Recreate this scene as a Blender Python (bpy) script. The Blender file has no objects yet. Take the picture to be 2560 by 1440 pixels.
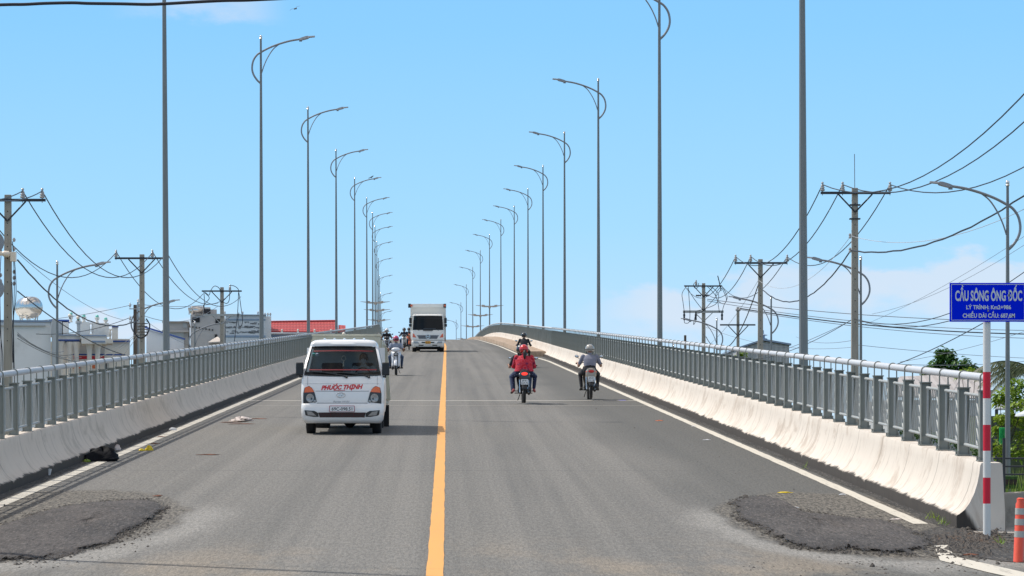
import bpy, math, random
import numpy as np
from mathutils import Vector, Matrix, Euler
random.seed(7)
C = bpy.context.scene.collection
F, HY, CX, EYE = 6800.0, 1090.0, 1280.0, 1.6      # lens in photo pixels, eye-level row, centre column, eye height
PI = math.pi

# ------------------------------------------------------------------ mesh builder
class MB:
    def __init__(s): s.v, s.f, s.m, s.uv = [], [], [], None
    def add(s, vs, fs, mi=0):
        o = len(s.v); s.v += [tuple(p) for p in vs]
        for f in fs: s.f.append(tuple(i+o for i in f)); s.m.append(mi)
        return s
    def box(s, c, sz, rot=None, mi=0, taper=(1, 1)):
        hx, hy, hz = sz[0]/2, sz[1]/2, sz[2]/2
        vs = []
        for z in (-1, 1):
            tx, ty = (taper if z > 0 else (1, 1))
            for x, y in ((-1, -1), (1, -1), (1, 1), (-1, 1)): vs.append(Vector((x*hx*tx, y*hy*ty, z*hz)))
        if rot is not None:
            R = Euler(rot).to_matrix(); vs = [R @ p for p in vs]
        c = Vector(c)
        return s.add([p+c for p in vs], [(3, 2, 1, 0), (4, 5, 6, 7), (0, 1, 5, 4), (1, 2, 6, 5), (2, 3, 7, 6), (3, 0, 4, 7)], mi)
    def b2(s, x0, x1, y0, y1, z0, z1, mi=0):
        return s.box(((x0+x1)/2, (y0+y1)/2, (z0+z1)/2), (abs(x1-x0), abs(y1-y0), abs(z1-z0)), mi=mi)
    def loft(s, rings, cap=True, closed=True, mi=0):
        n = len(rings[0]); vs = [p for r in rings for p in r]; fs = []
        for i in range(len(rings)-1):
            for j in range(n if closed else n-1):
                k = (j+1) % n
                fs.append((i*n+j, i*n+k, (i+1)*n+k, (i+1)*n+j))
        if cap and closed:
            fs.append(tuple(range(n))[::-1]); fs.append(tuple((len(rings)-1)*n+j for j in range(n)))
        return s.add(vs, fs, mi)
    def tube(s, pts, r, n=8, cap=True, mi=0, sq=1.0):
        pts = [Vector(p) for p in pts]; L = len(pts); rings = []
        rr = r if isinstance(r, (list, tuple)) else [r]*L
        up = None
        for i, p in enumerate(pts):
            t = (pts[min(i+1, L-1)]-pts[max(i-1, 0)])
            t = t.normalized() if t.length > 1e-9 else Vector((0, 0, 1))
            if up is None:
                a = Vector((0, 0, 1)) if abs(t.z) < .9 else Vector((0, 1, 0))
                up = (a - t*a.dot(t)).normalized()
            else:
                up = up - t*up.dot(t); up = up.normalized() if up.length > 1e-6 else t.orthogonal().normalized()
            w = t.cross(up)
            rings.append([p + up*(math.cos(2*PI*k/n)*rr[i]*sq) + w*(math.sin(2*PI*k/n)*rr[i]) for k in range(n)])
        return s.loft(rings, cap, True, mi)
    def ell(s, c, r, nu=14, nv=9, rot=None, mi=0, v0=-1.0, v1=1.0):
        R = Euler(rot).to_matrix() if rot is not None else None
        c = Vector(c); rings = []
        r = r if isinstance(r, (list, tuple)) else (r, r, r)
        for i in range(nv+1):
            a = math.pi/2*(v0+(v1-v0)*i/nv); ring = []
            for k in range(nu):
                b = 2*PI*k/nu; ca = max(math.cos(a), 1e-3)
                p = Vector((r[0]*ca*math.cos(b), r[1]*ca*math.sin(b), r[2]*math.sin(a)))
                if R: p = R @ p
                ring.append(c+p)
            rings.append(ring)
        return s.loft(rings, True, True, mi)
    def lathe(s, c, prof, n=16, axis='z', mi=0, rot=None):
        c = Vector(c); R = Euler(rot).to_matrix() if rot is not None else None; rings = []
        for rad, h in prof:
            ring = []
            for k in range(n):
                a = 2*PI*k/n; x, y = rad*math.cos(a), rad*math.sin(a)
                p = Vector((x, y, h)) if axis == 'z' else (Vector((h, x, y)) if axis == 'x' else Vector((y, h, x)))
                if R: p = R @ p
                ring.append(c+p)
            rings.append(ring)
        return s.loft(rings, True, True, mi)
    def torus(s, c, R, r, n=28, m=10, axis='x', sq=1.0, mi=0):
        c = Vector(c); rings = []
        for i in range(n+1):
            a = 2*PI*i/n; ring = []
            for k in range(m):
                b = 2*PI*k/m; rad = R+r*math.cos(b); h = r*sq*math.sin(b)
                u, w = rad*math.cos(a), rad*math.sin(a)
                ring.append(c+(Vector((h, u, w)) if axis == 'x' else Vector((u, h, w)) if axis == 'y' else Vector((u, w, h))))
            rings.append(ring)
        return s.loft(rings, False, True, mi)
    def prism(s, poly, fn, t0, t1, mi=0):
        """poly: 2-D outline, fn(u,v,t)->point, extruded t0..t1"""
        return s.loft([[fn(u, v, t0) for u, v in poly], [fn(u, v, t1) for u, v in poly]], True, True, mi)
    def grid(s, fn, nu, nv, mi=0):
        vs = [fn(i/nu, j/nv) for j in range(nv+1) for i in range(nu+1)]
        fs = [(j*(nu+1)+i, j*(nu+1)+i+1, (j+1)*(nu+1)+i+1, (j+1)*(nu+1)+i) for j in range(nv) for i in range(nu)]
        return s.add(vs, fs, mi)
    def build(s, name, mats, parent=None, world=False, smooth=True, angle=38, bevel=0, solid=0, fixn=False):
        off = Vector(parent.location) if (world and parent is not None) else Vector((0, 0, 0))
        me = bpy.data.meshes.new(name)
        me.from_pydata([tuple(Vector(p)-off) for p in s.v] if off.length else s.v, [], s.f)
        mats = mats if isinstance(mats, (list, tuple)) else [mats]
        for m in mats: me.materials.append(m)
        if len(mats) > 1: me.polygons.foreach_set('material_index', s.m)
        if s.uv:
            ul = me.uv_layers.new(name='UVMap')
            li = np.empty(len(me.loops), dtype=np.int32); me.loops.foreach_get('vertex_index', li)
            ul.data.foreach_set('uv', np.array(s.uv, dtype=np.float32)[li].ravel())
        me.update()
        if fixn:
            import bmesh
            bm = bmesh.new(); bm.from_mesh(me); bmesh.ops.recalc_face_normals(bm, faces=bm.faces); bm.to_mesh(me); bm.free()
        if smooth:
            me.polygons.foreach_set('use_smooth', [True]*len(me.polygons)); me.set_sharp_from_angle(angle=math.radians(angle))
        o = bpy.data.objects.new(name, me); C.objects.link(o)
        if parent is not None: o.parent = parent
        if bevel:
            b = o.modifiers.new('b', 'BEVEL'); b.width = bevel; b.segments = 2; b.limit_method = 'ANGLE'; b.angle_limit = math.radians(40)
        if solid:
            b = o.modifiers.new('s', 'SOLIDIFY'); b.thickness = solid; b.offset = 0
        return o

def tag(o, label=None, cat=None, group=None, kind=None):
    if label: o['label'] = label
    if cat: o['category'] = cat
    if group: o['group'] = group
    if kind: o['kind'] = kind
    return o
def thing(name, loc, label, cat, rz=0.0, group=None):
    o = bpy.data.objects.new(name, None); C.objects.link(o); o.empty_display_size = .2
    o.location = loc; o.rotation_euler = (0, 0, rz)
    return tag(o, label, cat, group)
def copy_tree(o, parent=None):
    c = o.copy(); C.objects.link(c)
    if parent is not None: c.parent = parent
    for ch in list(o.children): copy_tree(ch, c)
    return c
def spline(pts, n=8):
    pts = [Vector(p) for p in pts]; out = []
    for i in range(len(pts)-1):
        p0, p1, p2, p3 = pts[max(i-1, 0)], pts[i], pts[i+1], pts[min(i+2, len(pts)-1)]
        for k in range(n):
            t = k/n
            out.append(.5*((2*p1)+(p2-p0)*t+(2*p0-5*p1+4*p2-p3)*t*t+(3*p1-p0-3*p2+p3)*t**3))
    return out+[pts[-1]]

# ------------------------------------------------------------------ place: measured road line and profile
S = .0441
D1, D2 = 262.0, 452.0
def zr(d):
    if d < 3.6: return 0.0
    if d < 30: return S*(d-3.6)**2/52.8
    if d < D1: return -.74+S*d
    z1 = -.74+S*D1
    if d < D2:
        t = d-D1; return z1+S*t-t*t*(2*S)/(2*(D2-D1))
    return z1-S*(d-D2)
def slope(d): return (zr(d+.5)-zr(d-.5))
def xc(d):
    h0, h1, a, b = -.02397, -.0437, 203.0, 272.0
    x = -.107+h0*min(d, a)
    if d > a:
        t = min(d, b)-a; x += h0*t+(h1-h0)*t*t/(2*(b-a))
    if d > b: x += h1*(d-b)
    return x
def head(d): return (xc(d+.5)-xc(d-.5))
def rp(off, d, dz=0.0): return Vector((xc(d)+off, d, zr(d)+dz))
def P(px, py, d): return Vector(((px-CX)*d/F, d, EYE-(py-HY)*d/F))
def road_d(py):
    lo, hi = 14.0, 262.0
    for _ in range(50):
        m = (lo+hi)/2
        if EYE-(py-HY)*m/F > zr(m): hi = m
        elif EYE-(py-HY)*m/F < zr(m): lo = m
    return lo
def RP(px, py, dz=0.0):
    d = 15912.0/(py-790.0)
    for _ in range(40):                    # fixed point: sight line meets the road
        d = max(10.0, (EYE-zr(d))*F/(py-HY)) if py > 1330 else d
        if py <= 1330: break
        d2 = d
    if py > 1330:
        lo, hi = 12.0, 60.0
        g = lambda q: EYE-(py-HY)*q/F-zr(q)
        for _ in range(50):
            m = (lo+hi)/2
            if g(m) > 0: lo = m
            else: hi = m
        d = lo
    return Vector(((px-CX)*d/F, d, zr(d)+dz))

# ------------------------------------------------------------------ materials
def newmat(name):
    m = bpy.data.materials.new(name); m.use_nodes = True
    nt = m.node_tree; return m, nt, nt.nodes['Principled BSDF']
def node(nt, t, **kw):
    n = nt.nodes.new(t)
    for k, v in kw.items():
        if k.startswith('i_'):
            key = k[2:]; key = int(key) if key.isdigit() else key
            if hasattr(v, 'is_output') and v.is_output: nt.links.new(v, n.inputs[key])
            else: n.inputs[key].default_value = v
        else: setattr(n, k, v)
    return n
def rgba(c): return (c[0], c[1], c[2], 1)
def mixc(nt, fac, a, b, bt='MIX'):
    n = nt.nodes.new('ShaderNodeMix'); n.data_type = 'RGBA'; n.blend_type = bt
    for s, v in ((0, fac), (6, a), (7, b)):
        if hasattr(v, 'is_output'): nt.links.new(v, n.inputs[s])
        else: n.inputs[s].default_value = v if s == 0 else rgba(v)
    return n.outputs[2]
def mth(nt, op, a, b=None, c=None, clamp=False):
    n = nt.nodes.new('ShaderNodeMath'); n.operation = op; n.use_clamp = clamp
    for i, v in enumerate((a, b, c)):
        if v is None: continue
        if hasattr(v, 'is_output'): nt.links.new(v, n.inputs[i])
        else: n.inputs[i].default_value = v
    return n.outputs[0]
def sstep(nt, v, a, b):
    n = nt.nodes.new('ShaderNodeMapRange'); n.interpolation_type = 'SMOOTHSTEP'
    nt.links.new(v, n.inputs[0]); n.inputs[1].default_value = a; n.inputs[2].default_value = b
    return n.outputs[0]
def coords(nt, kind='Object', scale=(1, 1, 1), loc=(0, 0, 0)):
    tc = nt.nodes.new('ShaderNodeTexCoord'); mp = nt.nodes.new('ShaderNodeMapping')
    nt.links.new(tc.outputs[kind], mp.inputs[0]); mp.inputs['Scale'].default_value = scale; mp.inputs['Location'].default_value = loc
    return mp.outputs[0]
def noise(nt, vec, scale, detail=4, rough=.55, dist=0):
    n = node(nt, 'ShaderNodeTexNoise', i_Vector=vec, i_Scale=scale, i_Detail=detail, i_Roughness=rough, i_Distortion=dist)
    return n.outputs[0]
def bump(nt, b, h, strength, dist=.02):
    n = node(nt, 'ShaderNodeBump', i_Height=h, i_Strength=strength, i_Distance=dist); nt.links.new(n.outputs[0], b.inputs['Normal'])
def mat(name, col, rough=.6, metal=0.0, var=.12, scale=6.0, bmp=0.0, stretch=(1, 1, 1), coat=0.0, spec=None, dirt=None, dirtamt=.5):
    m, nt, b = newmat(name)
    v = coords(nt, 'Object', stretch)
    n = noise(nt, v, scale, 5, .6)
    lo = [max(0, c*(1-var)) for c in col]; hi = [min(1, c*(1+var)) for c in col]
    c = mixc(nt, n, lo, hi)
    if dirt:
        n2 = noise(nt, v, scale*.45, 6, .7)
        c = mixc(nt, mth(nt, 'MULTIPLY', sstep(nt, n2, .5, .72), dirtamt), c, dirt)
    nt.links.new(c, b.inputs['Base Color'])
    b.inputs['Roughness'].default_value = rough; b.inputs['Metallic'].default_value = metal
    if coat: b.inputs['Coat Weight'].default_value = coat
    if spec is not None: b.inputs['Specular IOR Level'].default_value = spec
    if bmp: bump(nt, b, noise(nt, v, scale*4, 4), bmp)
    return m
def emis(name, col, st, base=None):
    m = mat(name, base or col, .3, var=.05)
    b = m.node_tree.nodes['Principled BSDF']
    b.inputs['Emission Color'].default_value = rgba(col); b.inputs['Emission Strength'].default_value = st
    return m
def glassmat(name, tint, refl=.10, rough=.02):
    m = bpy.data.materials.new(name); m.use_nodes = True; nt = m.node_tree; nt.nodes.clear()
    tr = node(nt, 'ShaderNodeBsdfTransparent', i_Color=rgba(tint)); gl = node(nt, 'ShaderNodeBsdfGlossy', i_Color=(1, 1, 1, 1), i_Roughness=rough)
    lw = node(nt, 'ShaderNodeFresnel', i_IOR=1.45)
    fac = mth(nt, 'MULTIPLY', lw.outputs[0], refl/.04*.5, clamp=True)
    mx = node(nt, 'ShaderNodeMixShader', i_Fac=fac); nt.links.new(tr.outputs[0], mx.inputs[1]); nt.links.new(gl.outputs[0], mx.inputs[2])
    o = nt.nodes.new('ShaderNodeOutputMaterial'); nt.links.new(mx.outputs[0], o.inputs[0])
    return m

M = {}
M['galv'] = mat('galvanised_steel', (.255, .268, .248), .6, .2, .28, 7, 0, (1, 1, .25), dirt=(.10, .10, .09), dirtamt=.35)
M['galv_light'] = mat('galvanised_bright', (.39, .405, .40), .55, .1, .2, 10)
M['pipe'] = mat('zinc_pipe', (.54, .56, .59), .55, .1, .1, 10)
M['steel_dark'] = mat('dark_steel', (.045, .05, .06), .55, .4, .2, 10)
M['lamp_pole'] = mat('lamp_pole_zinc', (.21, .225, .23), .5, .35, .22, 5, 0, (2, 2, .3))
M['lamp_arm'] = mat('lamp_arm_zinc', (.25, .27, .30), .42, .4, .12, 5)
M['lamp_head'] = mat('lamp_housing', (.26, .28, .31), .5, .2, .1, 6)
M['ball'] = mat('polished_ball', (.75, .76, .78), .2, .8, .05, 5)
M['wing'] = mat('wing_paint', (.50, .44, .39), .55, 0, .15, 5)
M['pole_conc'] = mat('pole_concrete', (.34, .315, .27), .85, 0, .22, 3, .15, (3, 3, .5), dirt=(.18, .165, .145))
M['wood_old'] = mat('old_wood', (.12, .09, .07), .85, 0, .3, 4, .2, (6, 6, .4))
M['wire'] = mat('black_cable', (.018, .02, .028), .55, 0, .2, 3)
M['wire_grey'] = mat('grey_wire', (.16, .17, .19), .5, .2, .1, 3)
M['wire_pale'] = mat('pale_wire', (.50, .50, .52), .5, .1, .1, 3)
M['porcelain'] = mat('insulator_porcelain', (.42, .42, .43), .3, 0, .1, 10)
M['white_line'] = None
M['rubber'] = mat('tyre_rubber', (.018, .018, .019), .85, 0, .25, 10)
M['black_plastic'] = mat('black_plastic', (.016, .017, .019), .42, 0, .15, 10)
M['under'] = mat('chassis_black', (.012, .012, .012), .8, 0, .3, 6)
M['chrome'] = mat('chrome', (.7, .71, .73), .14, .95, .05, 10)
M['rim'] = mat('alloy_rim', (.28, .28, .29), .35, .7, .1, 10)
M['van_white'] = mat('van_white_paint', (.83, .83, .83), .28, 0, .04, 2.5, coat=.5, dirt=(.62, .60, .55), dirtamt=.22)
M['truck_white'] = mat('truck_white_paint', (.79, .785, .75), .35, 0, .04, 2, coat=.3, dirt=(.5, .48, .43), dirtamt=.25)
M['box_white'] = mat('cargo_box_white', (.72, .70, .64), .5, 0, .04, 1.2)
M['bed'] = mat('bed_beige', (.52, .50, .40), .6, 0, .12, 3, dirt=(.2, .18, .14))
M['glass'] = glassmat('tinted_glass', (.33, .38, .40), .04)
M['truck_glass'] = glassmat('truck_glass', (.22, .25, .28), .05)
M['lens'] = mat('lamp_lens', (.36, .36, .36), .2, .25, .6, 45)
M['lens_dark'] = mat('lamp_bezel', (.035, .037, .04), .3, 0, .2, 10)
M['amber'] = mat('amber_lens', (.75, .13, .03), .2, 0, .15, 25, coat=.6)
M['red_lens'] = mat('red_lens', (.55, .02, .015), .2, 0, .1, 25, coat=.6)
M['brake'] = emis('brake_lamp_lit', (1.0, .05, .03), 1.1, (.6, .02, .02))
M['red_paint'] = mat('red_lettering', (.62, .03, .04), .45, 0, .08, 10)
M['red_cloth'] = mat('red_trim_cloth', (.45, .012, .03), .7, 0, .1, 6)
M['plate'] = mat('plate_white', (.74, .75, .76), .4, 0, .05, 10)
M['plate_yellow'] = mat('plate_yellow', (.75, .36, .03), .45, 0, .1, 14)
M['plate_red'] = mat('plate_rim', (.33, .05, .09), .5, 0, .1, 10)
M['ink'] = mat('black_lettering', (.02, .022, .03), .6, 0, .1, 10)
M['ink_grey'] = mat('grey_lettering', (.22, .23, .25), .5, .3, .1, 10)
M['yellow'] = mat('yellow_paint', (.62, .42, .03), .5, 0, .15, 10)
M['dash'] = mat('dashboard', (.02, .021, .024), .8, 0, .15, 10)
M['skin'] = mat('skin_tan', (.38, .20, .125), .55, 0, .10, 8)
M['mask'] = mat('face_mask_white', (.62, .64, .66), .8, 0, .05, 8)
M['hair'] = mat('black_hair', (.014, .011, .010), .5, 0, .25, 30, stretch=(4, 4, 1))
M['eye'] = mat('eye_dark', (.015, .012, .012), .3, 0, .1, 10)
M['lip'] = mat('lip', (.30, .10, .08), .5, 0, .1, 10)
def cloth(n, c, v=.18): return mat(n, c, .85, 0, v, 9, .25)
M['sh_black'] = cloth('black_shirt', (.016, .017, .024)); M['sh_grey'] = cloth('grey_shirt', (.20, .205, .26), .1)
M['sh_blue'] = cloth('blue_grey_shirt', (.27, .31, .40), .12); M['sh_navy'] = cloth('navy_shirt', (.02, .028, .055))
M['sh_white'] = cloth('white_shirt', (.6, .62, .62), .05); M['jeans'] = cloth('blue_jeans', (.045, .075, .14)); M['tr_black'] = cloth('black_trousers', (.014, .014, .018))
M['shoe_red'] = cloth('red_shoe', (.42, .10, .10)); M['shoe_dark'] = cloth('dark_shoe', (.035, .028, .025)); M['jeans_dark'] = cloth('dark_jeans', (.018, .028, .075), .5)
def helm(n, c): return mat(n, c, .25, 0, .05, 6, coat=.6)
M['h_red'] = helm('helmet_red', (.62, .015, .02)); M['h_black'] = helm('helmet_black', (.02, .022, .026)); M['h_pink'] = helm('helmet_pink', (.50, .03, .13))
M['h_white'] = helm('helmet_white', (.72, .72, .72)); M['h_grey'] = helm('helmet_grey', (.36, .34, .31)); M['h_navy'] = helm('helmet_navy', (.015, .03, .05))
def pnt(n, c): return mat(n, c, .3, 0, .05, 5, coat=.7)
M['b_black'] = pnt('bike_black', (.014, .015, .019)); M['b_white'] = pnt('bike_white', (.68, .70, .74)); M['b_orange'] = pnt('bike_orange', (.60, .12, .025)); M['b_champ'] = pnt('bike_champagne', (.33, .29, .24)); M['b_silver'] = pnt('bike_silver', (.36, .38, .42))
M['seat'] = mat('seat_vinyl', (.02, .02, .022), .55, 0, .2, 14)
M['sign_blue'] = mat('sign_blue', (.0, .020, .80), .8, 0, .05, 3, spec=.03)
M['sign_white'] = mat('sign_letter', (.60, .66, .74), .5, 0, .04, 8)
M['post_white'] = mat('post_white', (.72, .72, .70), .5, 0, .05, 5, dirt=(.5, .48, .44), dirtamt=.3)
M['post_red'] = mat('post_red', (.66, .008, .035), .45, 0, .08, 6)
M['cone'] = mat('delineator_orange', (.78, .09, .045), .5, 0, .12, 8, dirt=(.45, .1, .06))
M['reflect'] = mat('reflective_band', (.42, .42, .40), .45, 0, .15, 20)
M['wall_white'] = mat('wall_whitewash', (.78, .785, .79), .9, 0, .05, .8, dirt=(.5, .49, .47), dirtamt=.5)
M['wall_bluewhite'] = mat('wall_pale_blue', (.60, .64, .69), .9, 0, .05, 1.2, dirt=(.3, .3, .3), dirtamt=.75)
M['wall_grey'] = mat('wall_raw_cement', (.50, .475, .455), .95, 0, .12, 1.0, dirt=(.33, .31, .29), dirtamt=.5)
M['wall_shade'] = mat('wall_grey_paint', (.46, .49, .51), .9, 0, .06, 1.0)
M['stucco'] = mat('cream_stucco', (.76, .73, .67), .9, 0, .06, 2.0, dirt=(.42, .40, .36), dirtamt=.45)
M['blue_trim'] = mat('blue_trim', (.04, .10, .36), .7, 0, .1, 4)
M['blue_grey'] = mat('bluegrey_band', (.24, .32, .44), .8, 0, .08, 4)
M['turq'] = mat('turquoise_ball', (.20, .62, .53), .4, 0, .05, 4)
M['globe'] = mat('globe_glass', (.80, .70, .58), .3, 0, .05, 4)
M['dark_open'] = mat('dark_opening', (.015, .017, .022), .8, 0, .2, 3)
M['awning'] = None
M['orange'] = mat('orange_plastic', (.70, .16, .05), .5, 0, .2, 5)
M['steel_tank'] = mat('stainless_tank', (.60, .59, .57), .22, .9, .08, 4)
M['leaf'] = None
M['twig'] = None
M['strip_red'] = mat('windscreen_red_strip', (.20, .008, .018), .5, 0, .1, 10)
M['grille_red'] = mat('grille_dark_red', (.13, .006, .014), .5, 0, .1, 10)
# special materials ---------------------------------------------------------------
def leafmat(name, c1, c2, c3=None):
    m, nt, b = newmat(name)
    v = coords(nt, 'Object'); n = noise(nt, v, 1.6, 3, .6); n2 = noise(nt, v, 13, 2, .6)
    c = mixc(nt, sstep(nt, n, .35, .65), c1, c2)
    if c3: c = mixc(nt, sstep(nt, n2, .55, .7), c, c3)
    nt.links.new(c, b.inputs['Base Color']); b.inputs['Roughness'].default_value = .5
    b.inputs['Transmission Weight'].default_value = 0
    tr = node(nt, 'ShaderNodeBsdfTranslucent'); nt.links.new(c, tr.inputs[0])
    mx = node(nt, 'ShaderNodeMixShader', i_0=.28); nt.links.new(b.outputs[0], mx.inputs[1]); nt.links.new(tr.outputs[0], mx.inputs[2])
    out = [n for n in nt.nodes if n.type == 'OUTPUT_MATERIAL'][0]; nt.links.new(mx.outputs[0], out.inputs[0])
    return m
M['leaf'] = leafmat('leaf_green', (.030, .085, .018), (.06, .15, .028), (.10, .20, .035))
M['leaf_dark'] = leafmat('leaf_dark', (.035, .115, .02), (.08, .19, .035), (.15, .26, .045))
M['leaf_yellow'] = leafmat('leaf_yellowgreen', (.17, .30, .03), (.36, .46, .05), (.08, .18, .025))
M['palm'] = leafmat('palm_leaf', (.045, .075, .03), (.09, .12, .05), (.16, .15, .08))
M['grass'] = leafmat('grass_blade', (.13, .24, .035), (.27, .36, .07), (.34, .33, .11))
M['twig'] = mat('dry_twig', (.095, .062, .042), .95, 0, .5, 20)
M['bark'] = mat('bark', (.12, .095, .07), .95, 0, .3, 6, .4, (3, 3, .6))

def asphalt():
    m, nt, b = newmat('asphalt')
    uv = nt.nodes.new('ShaderNodeUVMap'); sep = nt.nodes.new('ShaderNodeSeparateXYZ'); nt.links.new(uv.outputs[0], sep.inputs[0])
    off, d = sep.outputs[0], sep.outputs[1]
    def mp(sx, sy, lx=0, ly=0):
        q = node(nt, 'ShaderNodeMapping', i_Vector=uv.outputs[0], i_Scale=(sx, sy, 1), i_Location=(lx, ly, 0)); return q.outputs[0]
    streak = noise(nt, mp(1.9, .012), 1.0, 4, .6, .25)
    wide = noise(nt, mp(.35, .05), 1.0, 5, .6)
    grain = noise(nt, mp(30, 4.5), 1.0, 3, .75)
    grain2 = noise(nt, mp(75, 12), 1.0, 2, .8)
    c = mixc(nt, sstep(nt, streak, .34, .66), (.138, .136, .130), (.188, .183, .173))
    c = mixc(nt, sstep(nt, wide, .35, .7), c, mixc(nt, .5, c, (.205, .197, .181)))
    # darker tarry shoulder beside both barriers, away from the wheel paths
    wob = mth(nt, 'MULTIPLY', mth(nt, 'SUBTRACT', noise(nt, mp(.2, .06, 3), 1.0, 4, .6), .5), 1.8)
    sh = sstep(nt, mth(nt, 'ADD', off, wob), 2.7, 4.0)
    c = mixc(nt, mth(nt, 'MULTIPLY', sh, .72), c, (.088, .090, .087))
    shl = sstep(nt, mth(nt, 'SUBTRACT', wob, off), 4.2, 5.3)
    c = mixc(nt, mth(nt, 'MULTIPLY', shl, .35), c, (.11, .112, .115))
    # tyre polish bands
    for o0, w, k in ((.98, .14, .62), (1.5, .22, .35), (.55, .12, .3), (-1.0, .2, .35), (-2.9, .25, .3), (2.6, .3, .25), (-1.7, .12, .2), (3.1, .15, .25)):
        q = mth(nt, 'ABSOLUTE', mth(nt, 'SUBTRACT', mth(nt, 'ADD', off, mth(nt, 'MULTIPLY', mth(nt, 'SUBTRACT', noise(nt, mp(.01, .04, o0), 1, 3), .5), .6)), o0))
        bnd = mth(nt, 'MULTIPLY', mth(nt, 'SUBTRACT', 1.0, sstep(nt, q, 0, w)), sstep(nt, noise(nt, mp(2, .09, o0*2), 1, 4), .42, .62))
        c = mixc(nt, mth(nt, 'MULTIPLY', bnd, k), c, (.125, .125, .122))
    # dusty tan at the near right corner and along the patches
    dn = noise(nt, mp(.8, .25, 9), 1, 5, .65)
    near = mth(nt, 'SUBTRACT', 1.0, sstep(nt, d, 24.0, 30.0))
    c = mixc(nt, mth(nt, 'MULTIPLY', mth(nt, 'MULTIPLY', near, sstep(nt, dn, .45, .65)), .55), c, (.30, .25, .19))
    # coarse ravelled asphalt inside two worn ovals by the barrier ends, with grey dust swept round their rims
    rag = noise(nt, mp(1.4, .45, 21), 1, 6, .7); rg = mth(nt, 'MULTIPLY', mth(nt, 'SUBTRACT', rag, .5), .42)
    crs = noise(nt, mp(26, 4.2, 2), 1, 3, .8)
    for oc, dc_, a_, b_ in ((-4.75, 31.2, 1.85, 5.7), (4.75, 31.0, 1.52, 5.3)):
        ex = mth(nt, 'MULTIPLY', mth(nt, 'SUBTRACT', off, oc), 1/a_); ey = mth(nt, 'MULTIPLY', mth(nt, 'SUBTRACT', d, dc_), 1/b_)
        e = mth(nt, 'ADD', mth(nt, 'SQRT', mth(nt, 'ADD', mth(nt, 'MULTIPLY', ex, ex), mth(nt, 'MULTIPLY', ey, ey))), rg)
        ins = mth(nt, 'SUBTRACT', 1.0, sstep(nt, e, .90, 1.02))
        c = mixc(nt, mth(nt, 'MULTIPLY', ins, .85), c, mixc(nt, sstep(nt, crs, .38, .62), (.045, .042, .037), (.205, .188, .162)))
        dst = mth(nt, 'MULTIPLY', mth(nt, 'MULTIPLY', sstep(nt, e, .94, 1.06), mth(nt, 'SUBTRACT', 1.0, sstep(nt, e, 1.12, 1.34))), mth(nt, 'SUBTRACT', 1.0, sstep(nt, ey, .1, .6)))
        c = mixc(nt, mth(nt, 'MULTIPLY', dst, .85), c, (.262, .256, .243))
    # transverse seams
    for dd, k in ((41.5, .3), (104.0, .3), (133.0, .35)):
        q = mth(nt, 'ABSOLUTE', mth(nt, 'SUBTRACT', mth(nt, 'ADD', d, mth(nt, 'MULTIPLY', noise(nt, mp(.8, 0, dd), 1, 3), .6)), dd))
        c = mixc(nt, mth(nt, 'MULTIPLY', mth(nt, 'SUBTRACT', 1.0, sstep(nt, q, .02, .16)), k), c, (.1, .1, .1))
    g = mth(nt, 'ADD', mth(nt, 'MULTIPLY', sstep(nt, grain, .3, .7), .5), mth(nt, 'MULTIPLY', sstep(nt, grain2, .3, .7), .5))
    c = mixc(nt, 1.0, c, mixc(nt, g, (.52, .52, .52), (1.46, 1.44, 1.41)), 'MULTIPLY')
    nt.links.new(c, b.inputs['Base Color']); b.inputs['Roughness'].default_value = .88; b.inputs['Specular IOR Level'].default_value = .3
    bump(nt, b, g, .35, .01)
    return m
M['asphalt'] = asphalt()
def patchmat(name, c1, c2, speck, rim=False):
    m, nt, b = newmat(name)
    v = coords(nt, 'Object', (1, .16, 1)); g = noise(nt, v, 34, 4, .8); w = noise(nt, coords(nt, 'Object', (1, .3, 1)), 1.1, 5, .65)
    c = mixc(nt, sstep(nt, w, .35, .68), c1, c2)
    g2 = noise(nt, coords(nt, 'Object', (1, .22, 1)), 62, 2, .7)
    c = mixc(nt, mth(nt, 'MULTIPLY', sstep(nt, g, .52, .66), .8), c, speck)
    c = mixc(nt, mth(nt, 'MULTIPLY', sstep(nt, g2, .60, .72), .6), c, speck)
    c = mixc(nt, mth(nt, 'MULTIPLY', mth(nt, 'SUBTRACT', 1.0, sstep(nt, g, .36, .48)), .8), c, (.018, .017, .017))
    nt.links.new(c, b.inputs['Base Color']); b.inputs['Roughness'].default_value = .95
    bump(nt, b, g, .9, .03)
    if rim:
        uv = nt.nodes.new('ShaderNodeUVMap'); sp_ = nt.nodes.new('ShaderNodeSeparateXYZ'); nt.links.new(uv.outputs[0], sp_.inputs[0])
        e = mth(nt, 'ADD', sp_.outputs[0], mth(nt, 'ADD', mth(nt, 'MULTIPLY', mth(nt, 'SUBTRACT', noise(nt, coords(nt, 'Object', (1, .3, 1)), 2.6, 5, .7), .5), .5), mth(nt, 'MULTIPLY', mth(nt, 'SUBTRACT', g, .5), .55)))
        nt.links.new(mth(nt, 'SUBTRACT', 1.0, sstep(nt, e, .88, .97)), b.inputs['Alpha'])
    return m
M['coldmix'] = patchmat('cold_mix_asphalt', (.056, .051, .050), (.098, .087, .082), (.19, .172, .16), True)
M['coldmix_old'] = patchmat('coarse_old_asphalt', (.155, .148, .135), (.195, .185, .165), (.30, .28, .25))
M['dust'] = patchmat('dust_grey', (.23, .22, .205), (.27, .26, .245), (.3, .29, .27))
M['tar_dirt'] = patchmat('black_gutter_dirt', (.038, .036, .034), (.075, .07, .064), (.2, .18, .16))
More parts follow.
